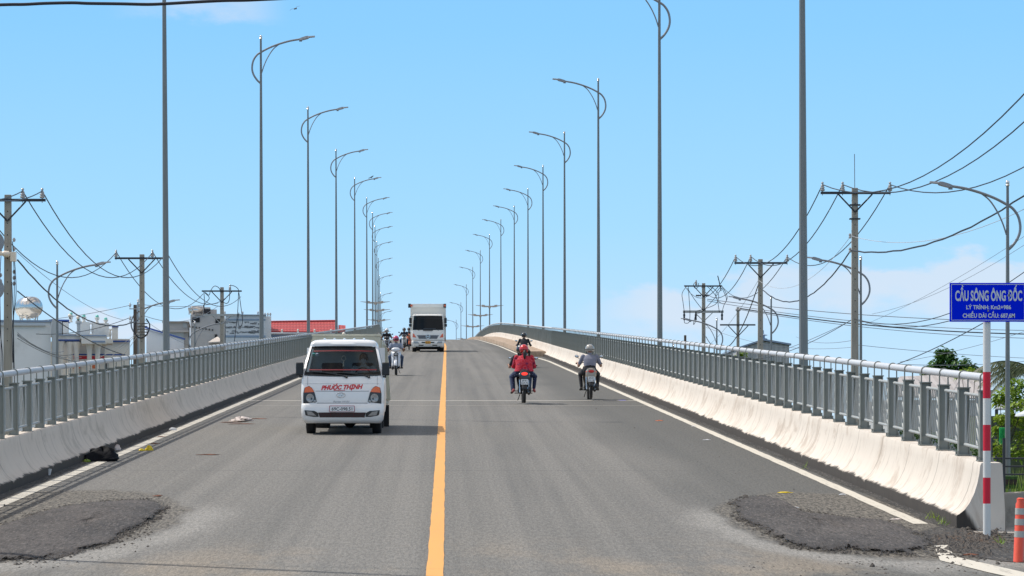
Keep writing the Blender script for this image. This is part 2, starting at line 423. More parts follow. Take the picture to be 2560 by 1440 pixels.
def linemat(name, col, wearcol, wear):
    m, nt, b = newmat(name)
    n = noise(nt, coords(nt, 'Object', (1, .12, 1)), 14, 6, .75); n2 = noise(nt, coords(nt, 'Object', (1, .2, 1)), 1.3, 4)
    f = mth(nt, 'MULTIPLY', sstep(nt, n, .52, .7), wear)
    c = mixc(nt, f, mixc(nt, n2, [x*.88 for x in col], [min(1, x*1.08) for x in col]), wearcol)
    nt.links.new(c, b.inputs['Base Color']); b.inputs['Roughness'].default_value = .7
    return m
M['line_white'] = linemat('line_white', (.62, .58, .50), (.26, .24, .21), .6)
M['line_yellow'] = linemat('line_yellow', (.74, .36, .085), (.42, .27, .14), .35)
def concrete(name, base, stain, kerb=True):
    m, nt, b = newmat(name)
    uv = nt.nodes.new('ShaderNodeUVMap'); sep = nt.nodes.new('ShaderNodeSeparateXYZ'); nt.links.new(uv.outputs[0], sep.inputs[0])
    d, v = sep.outputs[0], sep.outputs[1]
    def mp(sx, sy, lx=0): return node(nt, 'ShaderNodeMapping', i_Vector=uv.outputs[0], i_Scale=(sx, sy, 1), i_Location=(lx, 0, 0)).outputs[0]
    st = noise(nt, mp(1.3, 1.1), 1, 7, .72, .6); fine = noise(nt, mp(9, 1.2), 1, 4, .7); big = noise(nt, mp(.12, .6), 1, 4)
    c = mixc(nt, big, [x*.93 for x in base], [min(.9, x*1.05) for x in base])
    c = mixc(nt, mth(nt, 'MULTIPLY', sstep(nt, st, .48, .64), .75), c, stain)
    c = mixc(nt, mth(nt, 'MULTIPLY', sstep(nt, fine, .54, .70), .42), c, [x*.6 for x in stain])
    # form-work joints every 2.1 m, wider gaps every 14.7 m
    fr = mth(nt, 'ABSOLUTE', mth(nt, 'SUBTRACT', mth(nt, 'FRACT', mth(nt, 'MULTIPLY', mth(nt, 'ADD', d, mth(nt, 'MULTIPLY', noise(nt, mp(1.2, 1.5), 1, 2), .10)), 1/2.1)), .5))
    c = mixc(nt, mth(nt, 'MULTIPLY', mth(nt, 'SUBTRACT', 1.0, sstep(nt, fr, .004, .016)), .5), c, [x*.5 for x in stain])
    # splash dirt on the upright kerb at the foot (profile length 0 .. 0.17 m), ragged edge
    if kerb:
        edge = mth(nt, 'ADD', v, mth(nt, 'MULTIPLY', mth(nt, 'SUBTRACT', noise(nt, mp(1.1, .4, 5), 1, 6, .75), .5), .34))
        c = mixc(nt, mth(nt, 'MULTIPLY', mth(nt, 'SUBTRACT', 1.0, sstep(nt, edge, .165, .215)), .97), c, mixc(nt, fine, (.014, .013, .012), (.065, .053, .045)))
    nt.links.new(c, b.inputs['Base Color']); b.inputs['Roughness'].default_value = .9
    bump(nt, b, fine, .25, .01)
    return m
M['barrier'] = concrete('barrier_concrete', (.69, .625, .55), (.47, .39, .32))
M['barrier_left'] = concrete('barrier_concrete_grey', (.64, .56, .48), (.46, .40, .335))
M['block'] = mat('rough_concrete', (.36, .33, .29), .95, 0, .2, 4, .4, dirt=(.1, .09, .08), dirtamt=.7)
def kerbmat():
    m, nt, b = newmat('kerb_concrete')
    v = coords(nt, 'Object', (1, .3, 1)); n = noise(nt, v, 1.5, 6, .7); n2 = noise(nt, coords(nt, 'Object', (1, .5, .15)), 4, 5, .7)
    c = mixc(nt, sstep(nt, n, .4, .7), (.47, .36, .265), (.33, .235, .165))
    geo = nt.nodes.new('ShaderNodeNewGeometry'); sp = nt.nodes.new('ShaderNodeSeparateXYZ'); nt.links.new(geo.outputs['Normal'], sp.inputs[0])
    c = mixc(nt, mth(nt, 'MULTIPLY', sstep(nt, n2, .42, .62), .6), c, (.20, .14, .10))
    nt.links.new(c, b.inputs['Base Color']); b.inputs['Roughness'].default_value = .95
    return m
M['kerb'] = kerbmat()
def stripes(name, a, b_, axis, period, rough=.7):
    m, nt, b = newmat(name)
    sp = nt.nodes.new('ShaderNodeSeparateXYZ'); nt.links.new(coords(nt, 'Object'), sp.inputs[0])
    fr = mth(nt, 'FRACT', mth(nt, 'MULTIPLY', sp.outputs[axis], 1/period))
    c = mixc(nt, mth(nt, 'GREATER_THAN', fr, .5), a, b_)
    n = noise(nt, coords(nt, 'Object'), 2, 4); c = mixc(nt, 1.0, c, mixc(nt, n, (.85, .85, .85), (1.1, 1.1, 1.1)), 'MULTIPLY')
    nt.links.new(c, b.inputs['Base Color']); b.inputs['Roughness'].default_value = rough
    return m
M['awning'] = stripes('striped_awning', (.55, .03, .05), (.65, .62, .6), 2, .34)
M['corr'] = stripes('corrugated_sheet', (.36, .37, .38), (.43, .44, .45), 0, .34, .5)
M['corr_roof'] = stripes('corrugated_roof', (.40, .37, .36), (.47, .44, .43), 0, .30, .6)
def tilemat():
    m, nt, b = newmat('red_roof_tiles')
    br = node(nt, 'ShaderNodeTexBrick', i_Vector=coords(nt, 'Object', (1, 1, 1)), i_Scale=2.3)
    nt.nodes.remove(br)
    sp = nt.nodes.new('ShaderNodeSeparateXYZ'); nt.links.new(coords(nt, 'Object'), sp.inputs[0])
    row = mth(nt, 'MULTIPLY', sp.outputs[2], 3.4); col = mth(nt, 'ADD', mth(nt, 'MULTIPLY', sp.outputs[0], 3.6), mth(nt, 'MULTIPLY', mth(nt, 'FLOOR', row), .37))
    fx = mth(nt, 'ABSOLUTE', mth(nt, 'SUBTRACT', mth(nt, 'FRACT', col), .5)); fy = mth(nt, 'FRACT', row)
    h = mth(nt, 'ADD', mth(nt, 'MULTIPLY', fx, .8), mth(nt, 'MULTIPLY', fy, .6))
    n = noise(nt, coords(nt, 'Object'), 2.5, 5)
    c = mixc(nt, n, (.30, .016, .022), (.47, .045, .045)); c = mixc(nt, mth(nt, 'MULTIPLY', mth(nt, 'LESS_THAN', fy, .22), .75), c, (.12, .006, .012))
    c = mixc(nt, mth(nt, 'MULTIPLY', mth(nt, 'LESS_THAN', fx, .10), .18), c, (.60, .12, .11))
    nt.links.new(c, b.inputs['Base Color']); b.inputs['Roughness'].default_value = .6; bump(nt, b, h, .8, .05)
    return m
M['tiles'] = tilemat()
def jacket():
    m, nt, b = newmat('red_patterned_jacket')
    v = coords(nt, 'Object')
    vo = node(nt, 'ShaderNodeTexVoronoi', i_Vector=v, i_Scale=6.5); w = mth(nt, 'SINE', mth(nt, 'MULTIPLY', vo.outputs['Distance'], 26))
    c = mixc(nt, sstep(nt, w, .25, .8), (.50, .010, .025), (.56, .07, .11)); c = mixc(nt, sstep(nt, noise(nt, v, 9, 4), .56, .66), c, (.20, .012, .06))
    nt.links.new(c, b.inputs['Base Color']); b.inputs['Roughness'].default_value = .85; bump(nt, b, noise(nt, v, 16, 3), .3)
    return m
M['jacket'] = jacket()
def flowerpants():
    m, nt, b = newmat('navy_flowered_trousers')
    v = coords(nt, 'Object'); vo = node(nt, 'ShaderNodeTexVoronoi', i_Vector=v, i_Scale=16)
    c = mixc(nt, mth(nt, 'LESS_THAN', vo.outputs['Distance'], .22), (.012, .018, .06), (.16, .24, .36))
    nt.links.new(c, b.inputs['Base Color']); b.inputs['Roughness'].default_value = .85
    return m
M['pants_fl'] = flowerpants()
def groundmat():
    m, nt, b = newmat('ground_soil_grass')
    v = coords(nt, 'Object'); n = noise(nt, v, .12, 8, .7); n2 = noise(nt, v, 3, 5, .7)
    c = mixc(nt, sstep(nt, n, .4, .6), (.20, .17, .12), (.10, .13, .045)); c = mixc(nt, n2, mixc(nt, .5, c, (.06, .06, .04)), c)
    nt.links.new(c, b.inputs['Base Color']); b.inputs['Roughness'].default_value = 1
    return m
M['ground'] = groundmat()
M['side_road'] = mat('side_road_concrete', (.30, .28, .25), .95, 0, .15, 1.2, .2)
M['deck'] = mat('deck_concrete', (.36, .34, .31), .95, 0, .12, .7, .2)
M['gravel'] = mat('loose_gravel', (.09, .08, .072), .95, 0, .6, 30)
M['bag'] = mat('black_plastic_bag', (.007, .008, .011), .7, 0, .2, 12, .1, spec=.12)
M['wrap_yellow'] = mat('yellow_wrapper', (.75, .55, .01), .5, 0, .15, 12)
M['cup'] = mat('frosted_cup', (.62, .63, .65), .4, 0, .08, 10)
M['paper'] = mat('crumpled_paper', (.62, .55, .52), .9, 0, .15, 20, .4)
M['rust'] = mat('rusty_brown', (.20, .075, .04), .9, 0, .3, 20, .3)
M['bird'] = mat('dark_feathers', (.05, .055, .07), .8, 0, .2, 20)
M['joint'] = mat('joint_grout', (.44, .42, .38), .9, 0, .2, 5, .2, (1, 1, 1))

# ------------------------------------------------------------------ text
def text_geo(s, h, width=None, bold=.02, shear=0.0, depth=.004):
    cu = bpy.data.curves.new('t', 'FONT'); cu.body = s; cu.size = 1; cu.align_x = 'CENTER'; cu.offset = bold; cu.shear = shear; cu.extrude = 0
    cu.resolution_u = 3
    o = bpy.data.objects.new('t', cu); C.objects.link(o)
    bpy.context.view_layer.update()
    me = bpy.data.meshes.new_from_object(o.evaluated_get(bpy.context.evaluated_depsgraph_get()))
    vs = [v.co.copy() for v in me.vertices]; fs = [tuple(p.vertices) for p in me.polygons]
    bpy.data.objects.remove(o); bpy.data.curves.remove(cu); bpy.data.meshes.remove(me)
    ref = .729                                                   # cap height of the built-in face
    k = h/ref; w = max(v.x for v in vs)-min(v.x for v in vs); mid = (max(v.x for v in vs)+min(v.x for v in vs))/2
    kx = (width/w) if width else k
    return [((v.x-mid)*kx, 0, v.y*k) for v in vs], fs
def add_text(mb, s, c, h, width=None, bold=.02, shear=0.0, mi=0, fn=None):
    vs, fs = text_geo(s, h, width, bold, shear)
    c = Vector(c)
    mb.add([(fn(x, z) if fn else (c.x+x, c.y, c.z+z)) for x, y, z in vs], fs, mi)

# ------------------------------------------------------------------ camera, light, sky
cam = bpy.data.cameras.new('camera'); co = bpy.data.objects.new('camera', cam); C.objects.link(co)
co.location = (0, 0, EYE); co.rotation_euler = (PI/2, 0, 0)
cam.sensor_width = 36; cam.lens = 36*F/2560; cam.shift_y = (HY-720)/2560; cam.clip_end = 20000; cam.clip_start = .5
bpy.context.scene.camera = co
sv = Vector((-.70, .35, 1)).normalized()
sl = bpy.data.lights.new('sun', 'SUN'); sl.energy = 3.3; sl.angle = math.radians(.5); sl.color = (1, .945, .86)
so = bpy.data.objects.new('sun', sl); C.objects.link(so); so.rotation_euler = sv.to_track_quat('Z', 'Y').to_euler(); so.location = (-60, 40, 90)
W = bpy.data.worlds.new('World'); bpy.context.scene.world = W; W.use_nodes = True
nt = W.node_tree; bg = nt.nodes['Background']
sky = nt.nodes.new('ShaderNodeTexSky'); sky.sky_type = 'NISHITA'; sky.sun_disc = False
sky.sun_elevation = math.asin(sv.z); sky.sun_rotation = math.atan2(sv.x, sv.y); sky.altitude = 0; sky.air_density = 1.0; sky.dust_density = .35; sky.ozone_density = 2.2
tc = nt.nodes.new('ShaderNodeTexCoord'); sp = nt.nodes.new('ShaderNodeSeparateXYZ'); nt.links.new(tc.outputs['Generated'], sp.inputs[0])
az = mth(nt, 'ARCTAN2', sp.outputs[0], sp.outputs[1]); el = mth(nt, 'ARCSINE', sp.outputs[2])
cv = nt.nodes.new('ShaderNodeCombineXYZ'); nt.links.new(mth(nt, 'MULTIPLY', az, 1.0), cv.inputs[0]); nt.links.new(mth(nt, 'MULTIPLY', el, 2.2), cv.inputs[1])
n1 = noise(nt, cv.outputs[0], 34, 6, .55); n2 = noise(nt, cv.outputs[0], 11, 4, .55)
# air near the horizon: deep cyan-blue above, paler towards the skyline; the sky model with its added clouds takes over higher up
rp_ = nt.nodes.new('ShaderNodeValToRGB'); nt.links.new(mth(nt, 'MULTIPLY', el, 1/.24), rp_.inputs[0])
cr = rp_.color_ramp; K_ = 6.2
for k_, (pos, c_) in enumerate(((0.0, (3.4, 4.3, 5.1)), (.16, (2.62, 3.98, 5.22)), (.32, (2.0, 3.72, 5.25)), (.62, (1.40, 3.22, 5.25)), (1.0, (1.05, 2.75, 4.9)))):
    e_ = cr.elements[k_] if k_ < 2 else cr.elements.new(pos)
    e_.position = pos; e_.color = (c_[0]/K_, c_[1]/K_, c_[2]/K_, 1)
low = mixc(nt, 1.0, rp_.outputs[0], (7.1, 7.1, 7.1), 'MULTIPLY')
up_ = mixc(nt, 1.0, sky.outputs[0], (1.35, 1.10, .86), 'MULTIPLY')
# bright clouds added to the unseen upper sky to whiten the fill light
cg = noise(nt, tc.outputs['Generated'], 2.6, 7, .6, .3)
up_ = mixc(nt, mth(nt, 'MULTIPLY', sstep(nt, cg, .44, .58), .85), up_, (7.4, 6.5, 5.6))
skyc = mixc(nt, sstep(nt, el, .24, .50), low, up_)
def band(v, a, b, c, d): return mth(nt, 'MULTIPLY', sstep(nt, v, a, b), mth(nt, 'SUBTRACT', 1.0, sstep(nt, v, c, d)))
# cumulus bank low on the right: top edge lifts and billows with azimuth
top = mth(nt, 'ADD', mth(nt, 'MULTIPLY', sstep(nt, az, .03, .14), .011), mth(nt, 'MULTIPLY', mth(nt, 'SUBTRACT', n1, .5), .034))
h = mth(nt, 'SUBTRACT', el, top)
bank = mth(nt, 'MULTIPLY', band(h, .028, .043, .0485, .0545), sstep(nt, mth(nt, 'ADD', az, mth(nt, 'MULTIPLY', n2, .03)), .035, .075))
m1 = mth(nt, 'MULTIPLY', bank, sstep(nt, n2, .2, .45))
h2 = mth(nt, 'ADD', el, mth(nt, 'MULTIPLY', mth(nt, 'SUBTRACT', n1, .5), .03))
m2 = mth(nt, 'MULTIPLY', mth(nt, 'MULTIPLY', band(h2, .030, .038, .0425, .047), band(az, -.175, -.15, -.085, -.072)), sstep(nt, n2, .4, .55))
m3 = mth(nt, 'MULTIPLY', mth(nt, 'MULTIPLY', band(h2, .150, .157, .162, .172), band(az, -.15, -.12, -.10, -.08)), .6)
cm = mth(nt, 'MAXIMUM', mth(nt, 'MAXIMUM', mth(nt, 'MULTIPLY', m1, .55), mth(nt, 'MULTIPLY', m2, .6)), mth(nt, 'MULTIPLY', m3, .6))
CLOUD = (4.7, 4.75, 5.15)
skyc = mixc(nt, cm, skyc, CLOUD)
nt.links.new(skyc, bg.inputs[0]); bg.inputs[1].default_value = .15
vs_ = bpy.context.scene.view_settings; vs_.view_transform = 'Standard'; vs_.look = 'None'; vs_.gamma = 1; vs_.exposure = 0.2

# ------------------------------------------------------------------ setting: ground, deck, road, markings
g = MB(); g.grid(lambda u, v: ((u-.5)*6000, -300+v*6000, -.12), 2, 2); tag(g.build('ground', M['ground'], smooth=False), kind='structure')
def rows(a, b, near=1.0):
    out = []; d = a
    while d < b: out.append(d); d += near if d < 60 else 3.0
    return out+[b]
dk = MB(); rings = []
for d in rows(29.6, 520, 3):
    lo = -.3 if d < 150 else max(-.3, zr(d)-1.5)
    rings.append([Vector((xc(d)-6.85, d, zr(d)-.025)), Vector((xc(d)+6.85, d, zr(d)-.025)), Vector((xc(d)+6.85, d, lo)), Vector((xc(d)-6.85, d, lo))])
dk.loft(rings)
for d in range(170, 500, 33): dk.b2(xc(d)-4.5, xc(d)+4.5, d-.8, d+.8, -.3, zr(d)-1.4)
tag(dk.build('bridge_deck', M['deck'], smooth=False), kind='structure')
rd = MB(); rr = [d for d in rows(-25, 520, .5)]; offs = [-5.8+11.6*i/16 for i in range(17)]
rd.uv = []
for d in rr:
    for o in offs: rd.v.append(tuple(rp(o, d))); rd.uv.append((o, d))
n = len(offs)
for i in range(len(rr)-1):
    for j in range(n-1): rd.f.append((i*n+j, i*n+j+1, (i+1)*n+j+1, (i+1)*n+j)); rd.m.append(0)
tag(rd.build('road', M['asphalt']), kind='structure')
# verges of the approach, falling from road level to the ground on both sides
for nm, sgn, mt in (('verge', 1, M['tar_dirt']), ('verge', -1, M['tar_dirt'])):
    vg = MB(); ds = [-25+1.0*i for i in range(55)]+[29.58]
    prof = [(5.79, -.012), (6.6, -.02), (7.6, -.06), (9.6, -1.0)]
    for d in ds:
        for o, k in prof:
            z = zr(d)+k if k > -.5 else -.15
            vg.v.append((xc(d)+sgn*o, d, z))
    q = len(prof)
    for i in range(len(ds)-1):
        for j in range(q-1):
            a = (i*q+j, i*q+j+1, (i+1)*q+j+1, (i+1)*q+j); vg.f.append(a if sgn > 0 else a[::-1]); vg.m.append(0)
    tag(vg.build(nm, mt), kind='structure')
for sgn, nm in ((1, 'side_road'), (-1, 'side_road')):
    sr = MB(); sr.b2(-2.6, 2.6, 30, 400, -.2, -.09)
    o = sr.build(nm, M['side_road'], smooth=False); o.location.x = 9.6 if sgn > 0 else -11.5; tag(o, kind='structure')
def ribbon(name, material, fn, d0, d1, w, dz, wob=0.0, step=.5):
    r = MB(); ds = []; d = d0
    while d < d1: ds.append(d); d += step if d < 90 else 3
    ds.append(d1)
    for d in ds:
        a = wob*(random.random()-.5); b = wob*(random.random()-.5)
        r.v.append(tuple(rp(fn(d)-w/2+a, d, dz))); r.v.append(tuple(rp(fn(d)+w/2+b, d, dz)))
    for i in range(len(ds)-1): r.f.append((2*i, 2*i+1, 2*i+3, 2*i+2)); r.m.append(0)
    return tag(r.build(name, material), kind='structure')
def interp(tab, d):
    if d <= tab[0][0]: return tab[0][1]
    for (a, x), (b, y) in zip(tab, tab[1:]):
        if d <= b: return x+(y-x)*(d-a)/(b-a)
    return tab[-1][1]
NOSE = [(157, 4.85), (162, 4.75), (182, 4.62), (207, 4.45), (240, 4.15), (300, 3.85), (520, 3.85)]
RL = [(0, 5.45), (140, 5.38), (151, 5.2), (157, 4.68), (162, 4.5), (182, 4.38), (207, 4.22), (240, 3.9), (300, 3.6), (520, 3.6)]
ribbon('road_marking', M['line_yellow'], lambda d: 0.0, -20, 520, .155, .004, .009)
ribbon('road_marking', M['line_white'], lambda d: interp(RL, d), 30.6, 520, .17, .004, .014)
ribbon('road_marking', M['line_white'], lambda d: -5.43, -20, 520, .17, .004, .014)
# worn white corner mark where the side lane leaves
wm = MB(); pts = [(2336, 1366), (2372, 1362), (2384, 1392), (2560, 1432), (2700, 1470), (2700, 1482), (2470, 1432), (2350, 1402)]
vs = [RP(a, b, .006) for a, b in pts]; wm.add(vs, [tuple(range(len(vs)))]); tag(wm.build('road_marking', M['line_white'], fixn=False), kind='structure')
# expansion joint
ej = MB()
for d0, w, z in ((75.2, .34, .003), (71.0, .10, .003)):
    ej.grid(lambda u, v: rp(-5.4+u*10.8, d0+(v-.5)*w+.04*math.sin(u*37), z), 40, 1)
tag(ej.build('road_joint', M['joint'], smooth=False), kind='structure')
# gutters: tarry dirt strip between line and barrier on both sides
for sgn in (1, -1):
    gt = MB(); ds = rows(30, 156 if sgn > 0 else 300, .6)
    for d in ds:
        a = .06*random.random()
        gt.v.append(tuple(rp(sgn*(5.56+a), d, .003))); gt.v.append(tuple(rp(sgn*5.79, d, .012)))
    for i in range(len(ds)-1):
        f = (2*i, 2*i+1, 2*i+3, 2*i+2); gt.f.append(f if sgn > 0 else f[::-1]); gt.m.append(0)
    tag(gt.build('gutter_dirt', M['tar_dirt']), kind='structure')
# repair patches: low mounds of dark cold mix with a ring of coarser stuff
def hn(x, y): return .25*random.random()+.75*hn0(x, y)
def hn0(x, y): return .5+.25*math.sin(x*7.3+math.sin(y*2.1)*2)+.25*math.sin(y*4.7+x*3.1+math.sin(x*5.3))
def mound(name, material, outline, h, dz, n=14, rough=.012, edge=.06):
    pts = [RP(a, b) for a, b in outline]; c = sum(pts, Vector())/len(pts); m = MB(); m.uv = []; k = len(pts)
    ring0 = spline(pts+[pts[0]], 14)[:-1]; K = len(ring0); vs = []
    for j in range(n+1):
        t = j/n
        for p in ring0:
            q = c.lerp(p, t)*1.0
            jig = 1+edge*(random.random()-.5)*2 if j >= n-1 else 1
            q = c+(q-c)*jig
            zz = zr(q.y)+dz+h*max(0, 1-t**4)*(.8+.2*math.sin(q.x*2.1+1)*math.cos(q.y*.9))+(rough*hn(q.x, q.y)*(1-t**6) if j < n else 0)
            vs.append(Vector((q.x, q.y, zz))); m.uv.append((t, 0))
    fs = [(j*K+i, j*K+(i+1) % K, (j+1)*K+(i+1) % K, (j+1)*K+i) for j in range(n) for i in range(K)]
    m.add(vs, fs); o = m.build(name, material, fixn=True)
    return tag(o, kind='structure')
mound('road_patch', M['coldmix'], [(1822, 1260), (1868, 1241), (1925, 1244), (2000, 1278), (2110, 1296), (2230, 1308), (2320, 1340), (2345, 1375), (2290, 1391), (2120, 1384), (1980, 1372), (1890, 1322), (1830, 1290)], .045, .008, rough=.03)
mound('road_patch', M['coldmix'], [(-80, 1340), (60, 1292), (180, 1264), (300, 1252), (385, 1250), (420, 1268), (392, 1300), (320, 1335), (262, 1366), (140, 1398), (-80, 1412)], .05, .008, rough=.03)
def flat(name, material, outline, dz):
    pts = spline([RP(a, b, dz) for a, b in outline]+[RP(*outline[0], dz)], 5)[:-1]; m = MB(); c = sum(pts, Vector())/len(pts); c.z = zr(c.y)+dz
    m.add([c]+pts, [(0, i+1, (i+1) % len(pts)+1) for i in range(len(pts))]); return tag(m.build(name, material, fixn=True), kind='structure')
flat('gutter_dirt', M['tar_dirt'], [(2300, 1330), (2345, 1318), (2400, 1322), (2440, 1345), (2560, 1360), (2620, 1400), (2530, 1406), (2440, 1392), (2380, 1378), (2330, 1366)], .005)
# ------------------------------------------------------------------ concrete barriers
BP = [(5.73, -.03), (5.73, .14), (5.76, .157), (5.82, .205), (5.875, .28), (5.925, .385), (5.958, .49), (5.98, .60), (5.99, .69), (6.005, .72), (6.22, .72), (6.235, .705), (6.275, .0), (6.285, -.9)]
def barrier(sgn, d0, label, m):
    kz = 1.0 if sgn > 0 else .88
    b = MB(); b.uv = []; vv = [0]
    for i in range(1, len(BP)): vv.append(vv[-1]+math.dist(BP[i-1], BP[i]))
    ds = [d0]+[d for d in rows(d0+.5, 520, .5)]
    for d in ds:
        for (o, z), v in zip(BP, vv):
            b.v.append(tuple(rp(sgn*o, d, z*kz))); b.uv.append((d, v))
    n = len(BP)
    for i in range(len(ds)-1):
        for j in range(n-1):
            f = (i*n+j, i*n+j+1, (i+1)*n+j+1, (i+1)*n+j); b.f.append(f[::-1] if sgn > 0 else f); b.m.append(0)
    cap = [(rp(sgn*o, d0, z*kz)) for o, z in BP]; k = len(b.v)
    b.v += [tuple(p) for p in cap]; b.uv += [(d0+.7+(p[0]-6)*.6, max(.06, p[1]*.9)) for p in BP]
    f = tuple(range(k, k+n)); b.f.append(f if sgn > 0 else f[::-1]); b.m.append(0)
    o = b.build('concrete_barrier', m, angle=30, fixn=True)
    return tag(o, label, 'barrier')
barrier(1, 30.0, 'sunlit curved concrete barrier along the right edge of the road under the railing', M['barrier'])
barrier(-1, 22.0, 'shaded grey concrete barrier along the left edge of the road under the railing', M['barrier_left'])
# ------------------------------------------------------------------ steel railings
RO = 6.10
def bars(mb, yo=0, simple=False, xo=0):
    z0, z1, ya, yb = .90, 1.46, -.52, .52; sp = -.12
    def clip(y, z, dy, dz):
        out = []
        for t in range(0, 201):
            q = t/100.0
            yy, zz = y+dy*q, z+dz*q
            if yy < ya-.001 or yy > yb+.001 or zz < z0-.001 or zz > z1+.001: break
            out = (yy, zz)
        return out
    st = .14; i = 0
    z = z1+.9
    while z > z0+.02:
        zs, y0 = z, sp
        if zs <= z1:
            e = clip(sp, zs, -.71, -.71)
            if e: mb.tube([(xo, sp, zs), (xo, e[0], e[1])], .011, 6 if not simple else 4)
        # far-side bars run steeply down from the spine
        yy = sp; i += 1
        if i % 2: z -= st; continue
        if z > z1: yy = sp+(z-z1)/2.4
        if yy < yb:
            e = clip(yy, min(z, z1), .385, -.923)
            if e and abs(e[0]-yy) > .03: mb.tube([(xo, yy, min(z, z1)), (xo, e[0], e[1])], .008, 6 if not simple else 4)
        z -= st*1.0
def panel_mb():
    m = MB()
    m.tube([(0, -.56, 1.475), (0, .56, 1.475)], .019, 8); m.tube([(0, -.56, .885), (0, .56, .885)], .019, 8)
    m.tube([(0, -.53, .885), (0, -.53, 1.475)], .012, 6); m.tube([(0, .53, .885), (0, .53, 1.475)], .012, 6); m.tube([(0, -.12, .885), (0, -.12, 1.475)], .012, 6)
    bars(m); return m
def post_mb():
    m = MB()
    m.b2(-.054, .054, -.006, .006, .76, 1.53); m.b2(-.064, -.0545, -.045, .045, .76, 1.53); m.b2(.0545, .064, -.045, .045, .76, 1.53)
    m.b2(-.075, .075, -.05, .05, 1.5305, 1.545); m.b2(-.085, .085, -.07, .07, .752, .768); m.b2(-.052, .052, -.03, -.008, .769, .87)
    for sx in (-1, 1):
        for sy in (-1, 1): m.lathe((sx*.072, sy*.058, .768), [(.012, 0), (.012, .035)], 6)
    u = [(-.052, 0, 1.54), (-.052, 0, 1.68)]+[(.052*math.cos(a), 0, 1.685+.052*math.sin(a)) for a in [PI-i*PI/8 for i in range(1, 8)]]+[(.052, 0, 1.68), (.052, 0, 1.54)]
    m.tube(u, .009, 6); return m
post_me = panel_me = None
def railing(sgn, d0, label):
    global post_me, panel_me
    dzr = -.03 if sgn > 0 else -.16
    root = thing('steel_railing', rp(sgn*RO, d0, .75+dzr), label, 'railing')
    pipe = MB(); ds = rows(d0-.12, 500, 1.25)
    pipe.tube([rp(sgn*RO, d, 1.685+dzr) for d in ds], .045, 12)
    pipe.build('top_rail', M['pipe'], root, world=True)
    for dj in ((57.5 if sgn < 0 else 51.0), 140.0):
        j = MB(); j.tube([rp(sgn*RO, dj, 1.685+dzr), rp(sgn*RO, dj+.28, 1.685+dzr)], .0425, 12); j.build('pipe_joint', M['black_plastic'], root, world=True)
    far = MB(); farp = MB(); i = 0; d = d0
    while d < 470:
        rot = Euler((math.atan(slope(d)), 0, -math.atan(head(d))))
        for kind in ('post', 'panel'):
            dd = d if kind == 'post' else d+.625
            pos = rp(sgn*RO, dd, dzr)
            if i < 100:
                src = post_me if kind == 'post' else panel_me
                if src is None:
                    o = (post_mb() if kind == 'post' else panel_mb()).build(kind, M['galv'] if kind == 'post' else M['galv_light'], root)
                    if kind == 'post': post_me = o.data
                    else: panel_me = o.data
                else:
                    o = bpy.data.objects.new(kind, src); C.objects.link(o); o.parent = root
                o.location = pos-Vector(root.location)
                o.rotation_euler = Euler((0, 0, rot.z)) if kind == 'post' else rot
            else:
                t = MB()
                if kind == 'post': t.b2(-.064, .064, -.01, .01, .76, 1.53); t.b2(-.06, -.045, -.01, .01, 1.53, 1.70); t.b2(.045, .06, -.01, .01, 1.53, 1.70); tgt = far
                else:
                    t.tube([(0, -.56, 1.475), (0, .56, 1.475)], .02, 5); t.tube([(0, -.56, .885), (0, .56, .885)], .02, 5); bars(t, simple=True); tgt = farp
                R = (Euler((0, 0, rot.z)) if kind == 'post' else rot).to_matrix()
                tgt.add([R @ Vector(p)+pos for p in t.v], t.f)
        i += 1; d += 1.25
    tag(far.build('post', M['galv'], root, world=True), kind='stuff'); tag(farp.build('panel', M['galv_light'], root, world=True), kind='stuff')
    return root
railing(1, 30.3, 'grey galvanised railing with round top pipe on the sunlit right barrier')
railing(-1, 24.0, 'grey galvanised railing with round top pipe on the shaded left barrier')
# raised kerb where the footway starts on the right
kb = MB(); ds = [157]+[160+3*i for i in range(110)]; r1 = []
for d in ds:
    r1.append([rp(interp(NOSE, d), d, -.02), rp(interp(NOSE, d)+.03, d, .30), rp(5.80, d, .31), rp(5.80, d, -.02)])
kb.loft(r1); tag(kb.build('kerb', M['kerb'], smooth=False, fixn=True), kind='structure')

